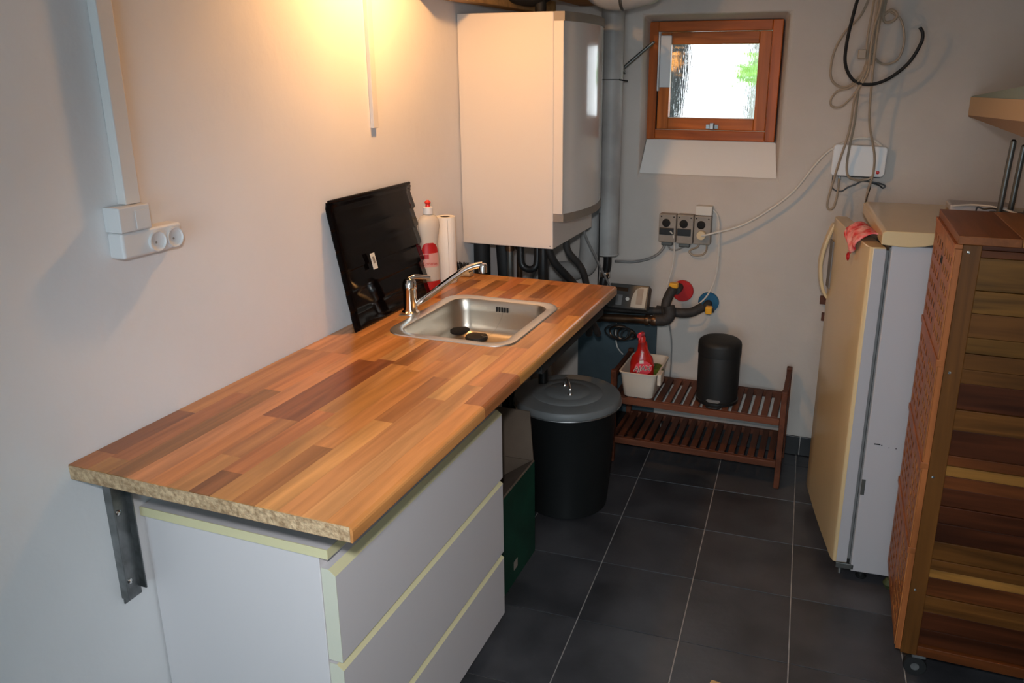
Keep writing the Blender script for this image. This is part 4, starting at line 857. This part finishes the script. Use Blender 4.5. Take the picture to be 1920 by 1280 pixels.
# ---- tub with spray bottle
tb = thing('plastic_tub', 'cream rectangular plastic tub on the left of the slatted rack', 'tub', (0.575, 1.91, 0.300))
def tubring(f, z, r=0.022):   # f: 0 at the base, 1 at the top
    a = (0.512-0.014*f, 0.636+0.014*f, 1.796-0.014*f, 2.020+0.014*f)
    return [(px, py, z) for px, py in rrect(a[0], a[1], a[2], a[3], r, 6)]
z0t = 0.3005; z1t = 0.412
rings('tub_body', [tubring(0, z0t+0.004, 0.020), tubring(-0.2, z0t), tubring(-0.2, z0t)][:2][::-1]+[tubring(0.5, (z0t+z1t)/2), tubring(1, z1t-0.004), tubring(1.3, z1t-0.004), tubring(1.35, z1t), tubring(1.1, z1t+0.002), tubring(0.85, z1t), tubring(0.4, (z0t+z1t)/2), tubring(-0.3, z0t+0.005)], M['tub'], tb, cap0=True, cap1=True)
box('tub_latch', 0.652, 0.668, 1.80, 1.86, 0.362, 0.412, M['tub'], tb, 0.004)
sb = thing('spray_bottle', 'red spray bottle of cleaner standing in the cream tub', 'bottle', (0.57, 1.855, 0.306))
SR = Matrix.Rotation(math.radians(12), 4, 'Z') @ Matrix.Diagonal((1.0, 0.55, 1, 1))
lathe('bottle_body', [(0.045, 0.306), (0.049, 0.312), (0.050, 0.40), (0.049, 0.435), (0.043, 0.462), (0.028, 0.480), (0.022, 0.495), (0.020, 0.515), (0.017, 0.528), (0, 0.528)], (0.575, 1.855, 0), M['spray_red'], sb, 36, SR)
mesh('bottle_shoulder', [(0.590, 1.846, 0.425), (0.590, 1.866, 0.425), (0.629, 1.866, 0.425), (0.629, 1.846, 0.425), (0.575, 1.849, 0.525), (0.575, 1.862, 0.525), (0.588, 1.862, 0.520), (0.588, 1.849, 0.520)], BF, M['spray_red'], sb, 0.004)
lathe('spray_collar', [(0.0155, 0.527), (0.0150, 0.545), (0.011, 0.552), (0, 0.552)], (0.571, 1.855, 0), M['red_bright'], sb, 20)
tube('spray_head', [(0.571, 1.870, 0.556), (0.571, 1.850, 0.562), (0.569, 1.825, 0.566), (0.568, 1.812, 0.563)], 0.0095, M['pinkred'], sb, 12, label='pink red nozzle')
tube('spray_trigger', [(0.569, 1.828, 0.560), (0.568, 1.822, 0.545), (0.569, 1.828, 0.530)], 0.004, M['red_bright'], sb, 8)
fd2 = (Vector((CAM.x, CAM.y, 0))-Vector((0.575, 1.855, 0))).normalized(); s2 = Vector((-fd2.y, fd2.x, 0))
def face_m(x, y, z, off, tilt=0):
    return Matrix(((s2.x, 0, fd2.x, x+fd2.x*off), (s2.y, 0, fd2.y, y+fd2.y*off), (0, 1, 0, z), (0, 0, 0, 1))) @ Matrix.Rotation(math.radians(tilt), 4, 'Z')
mtx = face_m(0.575, 1.855, 0.421, 0.034, 5)
disc_v = [mtx @ Vector((0.036*math.cos(a)+0.006, 0.030*math.sin(a)+0.002, -0.0012)) for a in [2*math.pi*i/28 for i in range(28)]]
mesh('label_disc', disc_v+[v+fd2*0.0006 for v in disc_v], [tuple(range(28)), tuple(range(55, 27, -1))]+[(i, (i+1) % 28, 28+(i+1) % 28, 28+i) for i in range(28)], M['pinkred'], sb)
text('label_lettering', 'AJAX', 0.030, mtx, M['label_white'], sb, 0.0005, shear=0.2, bold=0.0014)
text('label_lettering', 'AJAX', 0.030, mtx @ Matrix.Translation((0, 0, 0.0007)), mat('deep_red_print', (0.16, 0.0, 0.004, 1), 0.5), sb, 0.0005, shear=0.2)
box('label_square', -0.008, 0.009, 0.022, 0.036, -0.0006, 0.0004, M['label_white'], sb, 0, T=mtx)
text('small_print', 'vit', 0.012, face_m(0.575, 1.855, 0.487, 0.018, 5), M['label_white'], sb, 0.0004)
sg = lathe('dish_sponge', [(0.0, 0), (0.025, 0.002), (0.034, 0.014), (0.035, 0.05), (0.030, 0.062), (0, 0.066)], (0.618, 1.935, 0.335), M['sponge'], None, 20); tag(sg, 'green sponge ball in the cream tub behind the spray bottle', 'sponge')
sg.scale = (0.9, 1.2, 1)
o = box('cleaning_cloth_box', 0.535, 0.632, 1.885, 2.01, 0.3065, 0.3345, M['plug_cream'], None, 0.006); tag(o, 'cream pack lying at the bottom of the tub under the sponge', 'pack')

# ---- small pedal bin
pb = thing('pedal_bin', 'small dark grey cylindrical pedal bin on the right of the slatted rack', 'bin', (0.885, 1.895, 0.300))
lathe('bin_body', [(0.080, 0.3005), (0.083, 0.303), (0.084, 0.50), (0.083, 0.503), (0, 0.503)], (0.885, 1.893, 0), M['smallbin'], pb, 48)
lathe('bin_lid', [(0.083, 0.504), (0.0865, 0.505), (0.0865, 0.545), (0.084, 0.556), (0.074, 0.564), (0.05, 0.567), (0, 0.568)], (0.885, 1.893, 0), M['smallbin'], pb, 48)
lathe('foot_ring', [(0.083, 0.3002), (0.0865, 0.302), (0.0865, 0.314), (0.083, 0.316)], (0.885, 1.893, 0), M['black_plastic'], pb, 48)
pbx = [(0.850, 1.815), (0.920, 1.815), (0.912, 1.790), (0.902, 1.784), (0.868, 1.784), (0.858, 1.790)]
prism('pedal', pbx, 'z', 0.3015, 0.3065, M['black_plastic'], pb, 0.001)
wrap('pedal_slot', [(0.0842, 0.317, 0.7), (0.0842, 0.323, 1), (0.0842, 0.330, 0.8)], -112, -72, (0.885, 1.893, 0), M['gasket'], pb, Matrix.Identity(4), off=0.0004, label='pale slot above the pedal')

# ================================================================== FRIDGE
fr = thing('fridge', 'tall yellowed fridge with its door ajar standing behind the wooden cabinet', 'fridge', (1.69, 1.52, 0))
ya = math.radians(4.0)
FO = Vector((1.428, 1.236, 0)); FM = Matrix.Translation(FO) @ Matrix.Rotation(ya, 4, 'Z')   # local x into the room's right, y to the back
FD, FWd, FT = 0.555, 0.560, 1.115
box('fridge_case', 0.0, FD, 0, FWd, 0.04, FT, M['fridge_side'], fr, 0.004, T=FM)
box('front_flange', -0.004, 0.0, 0.004, FWd-0.004, 0.05, FT-0.006, M['gasket'], fr, 0, T=FM)
# cap: thick at the front, its lower edge waves up towards the back
capw = [(-0.030, 1.118), (0.02, 1.1135), (0.05, 1.1135), (0.085, 1.118), (0.12, 1.127), (0.17, 1.130), (FD, 1.131), (FD, 1.158), (-0.020, 1.158), (-0.030, 1.152)]
prism('fridge_top', capw, 'y', -0.008, FWd+0.008, M['fridge_cream'], fr, 0.003, T=FM, label='yellowed top cap')
for fx, fy in ((0.04, 0.04), (0.04, FWd-0.04), (FD-0.05, 0.04), (FD-0.05, FWd-0.04)):
    lathe('fridge_foot', [(0.016, 0.001), (0.018, 0.006), (0.012, 0.010), (0.012, 0.042), (0, 0.042)], FM @ Vector((fx, fy, 0)), M['black_plastic'], fr, 16)
# door, hinged at its near end and swung slightly out
hx = FM @ Vector((-0.012, 0.012, 0))
da = math.radians(11.3)
DM = Matrix.Translation(hx) @ Matrix.Rotation(da, 4, 'Z')   # local y runs along the door
DZ0, DZ1 = 0.066, 1.108
def dprof(z0, z1): # plan outline of the door with a rounded outer face
    pts = [(-0.002, -0.010), (-0.002, 0.525), (-0.030, 0.532), (-0.044, 0.520)]
    for i in range(7):
        f = i/6; pts.append((-0.050-0.004*math.sin(math.pi*f), 0.500-0.485*f))
    pts += [(-0.046, -0.004), (-0.036, -0.010)]
    return pts
dd = prism('fridge_door', dprof(0, 0), 'z', DZ0, DZ1, M['fridge_cream'], fr, 0.003, T=DM, smooth=True, angle=25, label='yellowed door standing ajar')
box('door_side', -0.036, -0.003, -0.0125, -0.0100, DZ0+0.004, DZ1-0.004, M['fridge_side'], dd, 0.0005, T=DM, label='white hinge side of the door')
box('door_gasket', -0.001, 0.008, 0.000, 0.52, DZ0+0.01, DZ1-0.01, M['gasket'], dd, 0.001, T=DM)
# handle: bow at the far end of the door
hz = [(-0.046, 0.512, 1.085), (-0.062, 0.514, 1.04), (-0.078, 0.514, 0.97), (-0.078, 0.514, 0.91), (-0.066, 0.512, 0.85), (-0.047, 0.510, 0.815)]
hv = [DM @ Vector(p) for p in hz]
vsH = []; P_ = spline([tuple(v) for v in hv], 6)
fsH = []; dyv = (DM.to_3x3() @ Vector((0, 1, 0))).normalized(); dxv = (DM.to_3x3() @ Vector((1, 0, 0))).normalized()
for p in P_:
    for a, b2 in ((-0.006, -0.018), (0.006, -0.018), (0.006, 0.018), (-0.006, 0.018)): vsH.append(p+dxv*a+dyv*b2)
for i in range(len(P_)-1):
    for s in range(4): fsH.append((i*4+s, i*4+(s+1) % 4, i*4+4+(s+1) % 4, i*4+4+s))
fsH += [(0, 1, 2, 3), tuple(range(len(vsH)-4, len(vsH)))]
mesh('door_handle', vsH, fsH, M['fridge_cream'], dd, 0.004, segs=3)
box('handle_recess', -0.0555, -0.0500, 0.455, 0.508, 0.86, 1.03, M['gasket'], dd, 0.002, T=DM, label='grey recess behind the handle')
hg = box('door_hinge', -0.034, 0.022, -0.012, 0.030, 0.044, 0.064, M['zinc_dark'], fr, 0.002, T=Matrix.Translation((hx.x, hx.y, 0)) @ Matrix.Rotation(ya, 4, 'Z'))
lathe('hinge_pin', [(0.006, 0.020), (0.006, 0.0655), (0, 0.0655)], (hx.x-0.018, hx.y+0.0, 0), M['galv'], hg, 12)
box('hinge_cover', 0.0005, 0.012, -0.0015, 0.0, 0.318, 0.372, M['zinc_dark'], fr, 0.0005, T=FM)
for (a, b2, c, d) in ((0.022, 0.040, 0.494, 0.498), (0.042, 0.046, 0.4935, 0.4955), (0.064, 0.066, 0.488, 0.490), (0.084, 0.087, 0.487, 0.490)):
    box('paint_chip', a, b2, -0.0009, -0.0004, c, d, M['hole'], fr, 0, T=FM)

# ---- red and white pot holder hanging over the door's top edge
ph = thing('pot_holder', 'red and white pot holder hung over the top of the fridge door', 'pot holder', (1.35, 1.42, 1.06))
def phmat():
    m = mat('red_white_cloth', (0.66, 0.02, 0.03, 1), 0.9, col2=(0.78, 0.36, 0.33, 1), nscale=34, bump=0.4, bscale=120, detail=1.5)
    return m
M['cloth'] = phmat()
vs = []; fs = []; nu, nv = 18, 16
for j in range(nv+1):
    for i in range(nu+1):
        u = i/nu*0.205-0.1025; v = j/nv        # u along the door, v: 0 on the fridge top side -> 1 hanging down
        yl = 0.165+u*(1.0-0.45*v**2)+0.01*math.sin(v*5)
        if v < 0.45: x_ = 0.012-0.068*(v/0.45); z_ = DZ1+0.006+0.016*math.sin(v/0.45*math.pi)+0.006*math.sin(i*0.9)*v
        else:
            t_ = (v-0.45)/0.55; x_ = -0.058-0.006*math.sin(t_*3)-0.004*math.sin(i*0.8+j*.5); z_ = DZ1+0.004-t_*0.060*(1-0.55*abs(u)/0.09)
        z_ += 0.003*math.sin(i*1.1+j*0.7)
        vs.append(DM @ Vector((x_, yl, z_)))
for j in range(nv):
    for i in range(nu): fs.append((j*(nu+1)+i, j*(nu+1)+i+1, (j+1)*(nu+1)+i+1, (j+1)*(nu+1)+i))
o = mesh('cloth_square', vs, fs, M['cloth'], ph, smooth=True, angle=80); sd = o.modifiers.new('thickness', 'SOLIDIFY'); sd.thickness = 0.004; sd.offset = 1
lc = DM @ Vector((-0.066, 0.168, DZ1-0.066))
tube('hanging_loop', [lc+dyv*0.011*math.cos(a)+Vector((0, 0, 0.011*math.sin(a))) for a in [2*math.pi*i/12 for i in range(13)]], 0.0028, M['red'], ph, 6, n=3)

# ---- router with antennas on top of the fridge
ro = thing('wifi_router', 'flat white router with dark upright antennas on the fridge top', 'router', (1.72, 1.66, 1.1585))
box('router_case', 1.615, 1.80, 1.66, 1.78, 1.1590, 1.182, M['fridge_side'], ro, 0.006)
for (x_, y_, xt, zb, zt) in ((1.744, 1.585, 1.752, 1.165, 1.392), (1.780, 1.62, 1.789, 1.168, 1.375), (1.806, 1.53, 1.820, 1.165, 1.38)):
    an = tube('antenna', [(x_-0.008, y_+0.03, zb+0.002), (x_, y_, zb+0.010), (x_+(xt-x_)*0.5, y_, (zb+zt)/2), (xt, y_, zt)], 0.0085, M['zinc_dark'], ro, 12, n=5)
    lathe('antenna_tip', [(0.008, 0), (0.005, 0.005), (0, 0.006)], (xt, y_, zt), M['black_plastic'], an, 12)
box('router_foot', 1.725, 1.835, 1.50, 1.64, 1.1590, 1.172, M['black_plastic'], ro, 0.004)
cable('router_cable', 'thin black wire on the white router', [(1.690, 1.645, 1.163), (1.693, 1.645, 1.180), (1.71, 1.640, 1.176), (1.735, 1.62, 1.182), (1.77, 1.575, 1.183)], 0.0025, M['black_plastic'])
cable('router_cable', 'thin white wire on the front of the router near the antennas', [(1.62, 1.652, 1.178), (1.68, 1.65, 1.186), (1.74, 1.60, 1.188), (1.79, 1.555, 1.178), (1.80, 1.52, 1.176)], 0.003, M['cable_white'])

# ---- shelf at the right
sf = thing('wall_shelf', 'thick yellowish wall shelf at the upper right edge', 'shelf', (1.9, 1.6, 1.44))
def wedge(name, za0, za1, zb0, zb1, x0, m, lab=None):   # far heights, near heights
    return mesh(name, [(x0, YB-0.002, za0), (x0, 1.0, zb0), (x0, 1.0, zb1), (x0, YB-0.002, za1), (RX-.002, YB-0.002, za0), (RX-.002, 1.0, zb0), (RX-.002, 1.0, zb1), (RX-.002, YB-0.002, za1)], BF, m, sf, label=lab)
wedge('shelf_board', 1.4450, 1.5090, 1.474, 1.525, 1.688, M['shelf_yellow'])
wedge('shelf_support', 1.4400, 1.4448, 1.432, 1.4738, 1.690, M['shelf_dark'], 'brown support under the shelf')
wedge('shelf_top_board', 1.5092, 1.5120, 1.5252, 1.566, 1.690, M['shelf_grey'], 'grey board on top of the shelf')

# ================================================================== WOODEN CABINET (right)
cb = thing('lattice_cabinet', 'dark wooden cabinet on castors with lattice doors at the right edge', 'cabinet', (1.8, 1.02, 0))
KX0, KX1, KY0, KY1, KZ0, KZ1 = 1.549, 2.02, 0.822, 1.226, 0.085, 1.208
A1 = (0.125, 0.035, 0.009); A2 = (0.062, 0.016, 0.005); A3 = (0.25, 0.11, 0.024); A4 = (0.115, 0.043, 0.009); A5 = (0.14, 0.060, 0.011)
# top boards
xs = [KX0-0.012, 1.668, 1.735, 1.86, KX1+0.01]
for k, c in enumerate(((0.19, 0.060, 0.017), (0.27, 0.105, 0.030), (0.11, 0.030, 0.010), A1)):
    box('top_board', xs[k], xs[k+1]-0.0005, KY0-0.001, KY1+0.004, KZ1, KZ1+0.020, M['cab_top'], cb, 0.0015, color=c)
box('corner_post', KX0, KX0+0.040, KY0, KY0+0.022, KZ0, KZ1-0.0005, M['cab_y'], cb, 0.002, color=A4)
box('corner_post', KX0+0.0, KX0+0.030, KY1-0.022, KY1, KZ0, KZ1-0.0005, M['cab_y'], cb, 0.002, color=A1)
box('corner_post', KX1-0.04, KX1, KY0, KY0+0.022, KZ0, KZ1-0.0005, M['cab_y'], cb, 0.002, color=A1)
box('corner_post', KX1-0.04, KX1, KY1-0.022, KY1, KZ0, KZ1-0.0005, M['cab_y'], cb, 0.002, color=A1)
box('bottom_rail', KX0+0.040, KX1-0.04, KY0+0.001, KY0+0.020, KZ0, KZ0+0.030, M['cab_x'], cb, 0.002, color=A1)
box('bottom_board', KX0+0.02, KX1-0.04, KY0+0.022, KY1-0.022, KZ0+0.002, KZ0+0.016, M['cab_x'], cb, 0, color=A2)
box('back_board', KX1-0.04, KX1-0.03, KY0+0.022, KY1-0.022, KZ0+0.016, KZ1-0.001, M['cab_x'], cb, 0, color=A2)
box('far_side_board', KX0+0.03, KX1-0.04, KY1-0.018, KY1-0.004, KZ0+0.016, KZ1-0.001, M['cab_x'], cb, 0, color=A2)
edges = [(1.2075, 1.196, A2, 4), (1.196, 1.178, A1, 2), (1.178, 1.100, A5, 3), (1.100, 1.045, A5, 3.2), (1.045, 0.985, A4, 2.6), (0.985, 0.945, A5, 3), (0.945, 0.905, A4, 3), (0.905, 0.868, A4, 2.5), (0.868, 0.800, A2, 1.2), (0.800, 0.745, A4, 2.6),
         (0.745, 0.676, A2, 1.3), (0.676, 0.648, A1, 1.6), (0.648, 0.620, A3, 0), (0.620, 0.585, A1, 1.6), (0.585, 0.535, A2, 1.2), (0.535, 0.485, A2, 1.3), (0.485, 0.432, A2, 1.0), (0.432, 0.380, A4, 0.2), (0.380, 0.350, A4, 0.6), (0.350, 0.325, A3, 0),
         (0.325, 0.270, A1, 0.8), (0.270, 0.220, A4, 0.5), (0.220, 0.165, A2, 0.6), (0.165, 0.116, A2, 0.4)]
for k, (zt, zb, c, dep) in enumerate(edges):
    yf = KY0+0.007+0.0012*(k % 3) + (0.0015 if c is A2 else 0)
    box('side_board', KX0+0.0405, KX1-0.0405, yf, KY0+0.018, zb+0.0006, zt-0.0006, M['cab_x'], cb, 0.001, color=c)
for z in (1.190, 0.895, 0.615, 0.285):
    lathe('screw', [(0.004, 0), (0.0035, 0.0012), (0, 0.0015)], (KX0+0.013, KY0-0.0002, z), M['chrome'], cb, 10, Matrix.Rotation(math.pi/2, 4, 'X'))
# lattice doors on the face towards the worktop: boards with real square holes
def lattice(name, y0, y1, z0, z1, cols, rows, col, parent, mx=0.016, mz=0.016, skip=()):
    x0_, x1_ = KX0-0.0165, KX0-0.0140
    gy = [y0]; gz = [z0]
    py = (y1-y0-2*mx)/cols; pz = (z1-z0-2*mz)/rows
    for c in range(cols): gy += [y0+mx+py*c+py*0.17, y0+mx+py*c+py*0.83]
    for r_ in range(rows): gz += [z0+mz+pz*r_+pz*0.24, z0+mz+pz*r_+pz*0.76]
    gy.append(y1); gz.append(z1)
    idx = {}; vs = []; fs = []
    for s, xx in enumerate((x0_, x1_)):
        for a, yy in enumerate(gy):
            for b_, zz in enumerate(gz): idx[s, a, b_] = len(vs); vs.append((xx, yy, zz))
    def solid(a, b_): 
        if a < 0 or b_ < 0 or a >= len(gy)-1 or b_ >= len(gz)-1: return False
        return not (a % 2 == 1 and b_ % 2 == 1 and ((a-1)//2, (b_-1)//2) not in skip)
    for a in range(len(gy)-1):
        for b_ in range(len(gz)-1):
            if not solid(a, b_): continue
            for s in (0, 1): fs.append((idx[s, a, b_], idx[s, a+1, b_], idx[s, a+1, b_+1], idx[s, a, b_+1]))
            if not solid(a-1, b_): fs.append((idx[0, a, b_], idx[0, a, b_+1], idx[1, a, b_+1], idx[1, a, b_]))
            if not solid(a+1, b_): fs.append((idx[0, a+1, b_], idx[0, a+1, b_+1], idx[1, a+1, b_+1], idx[1, a+1, b_]))
            if not solid(a, b_-1): fs.append((idx[0, a, b_], idx[0, a+1, b_], idx[1, a+1, b_], idx[1, a, b_]))
            if not solid(a, b_+1): fs.append((idx[0, a, b_+1], idx[0, a+1, b_+1], idx[1, a+1, b_+1], idx[1, a, b_+1]))
    return mesh(name, vs, fs, M['cab_y'], parent, color=col)
DC = (0.30, 0.095, 0.028); DC2 = (0.36, 0.13, 0.036)
levels = [(0.925, 1.196), (0.652, 0.905), (0.408, 0.632), (0.105, 0.388)]
box('door_frame_rail', KX0-0.018, KX0-0.0003, KY0-0.0012, KY1+0.001, 1.197, 1.2075, M['cab_y'], cb, 0.001, color=DC)
for k, (za, zb) in enumerate(levels):
    ym = (KY0+KY1)/2-0.02
    skip1 = ()
    n_r = 6 if k < 3 else 7
    l1 = lattice('lattice_door', KY0+0.003, ym-0.001, za, zb, 4, n_r, DC2, cb)
    l2 = lattice('lattice_door', ym+0.001, KY1-0.003, za, zb, 4, n_r, DC, cb)
    if k < 3: box('door_rail', KX0-0.020, KX0-0.0003, KY0-0.0012, KY1+0.001, za-0.0185, za-0.001, M['cab_y'], cb, 0.0015, color=DC)
    if k == 0:
        box('finger_hole', KX0-0.0168, KX0-0.0155, ym-0.012, ym+0.024, zb-0.075, zb-0.055, M['hole'], l2, 0.0005, label='dark finger hole')
box('cabinet_dark_backing', KX0-0.002, KX0+0.03, KY0+0.0225, KY1-0.0225, KZ0+0.017, KZ1-0.002, M['hole'], cb, 0)  # black backing stands in for the shade inside the cabinet
for yy in (KY0, KY1-0.012): box('door_frame_stile', KX0-0.0138, KX0-0.0005, yy, yy+0.012, KZ0+0.01, 1.196, M['cab_y'], cb, 0, color=DC)
# castors
for x_, y_ in ((KX0+0.045, KY0+0.035), (KX0+0.045, KY1-0.04), (KX1-0.05, KY0+0.035), (KX1-0.05, KY1-0.04)):
    cs = lathe('castor_wheel', [(0.010, -0.009), (0.0285, -0.009), (0.030, -0.006), (0.030, 0.006), (0.0285, 0.009), (0.010, 0.009)], (x_, y_, 0.0305), M['black_rubber'], cb, 26, Matrix.Rotation(math.pi/2, 4, 'X'))
    lathe('wheel_hub', [(0.011, -0.0105), (0.011, 0.0105)], (x_, y_, 0.0305), M['galv'], cs, 16, Matrix.Rotation(math.pi/2, 4, 'X'))
    box('castor_fork', x_-0.012, x_+0.024, y_-0.014, y_+0.014, 0.061, 0.0845, M['galv'], cs, 0.002)
o = lathe('rubber_ball', [(0.0, -0.02), (0.012, -0.016), (0.02, 0), (0.012, 0.016), (0, 0.02)], (1.548, 1.24, 0.0205), mat('dim_green_rubber', (0.045, 0.055, 0.018, 1), 0.7), None, 16); tag(o, 'dim olive green knob on the floor between fridge and cabinet', 'ball')

# ---- light wooden block just entering the frame at the bottom
o = prism('wooden_block', [(1.062, 0.56), (1.078, 0.620), (1.135, 0.612), (1.19, 0.55)], 'z', 0.0005, 0.02, M['batten'], None, 0.002, color=(0.70, 0.45, 0.20)); tag(o, 'small pale wooden piece on the tiles at the bottom edge', 'wood')
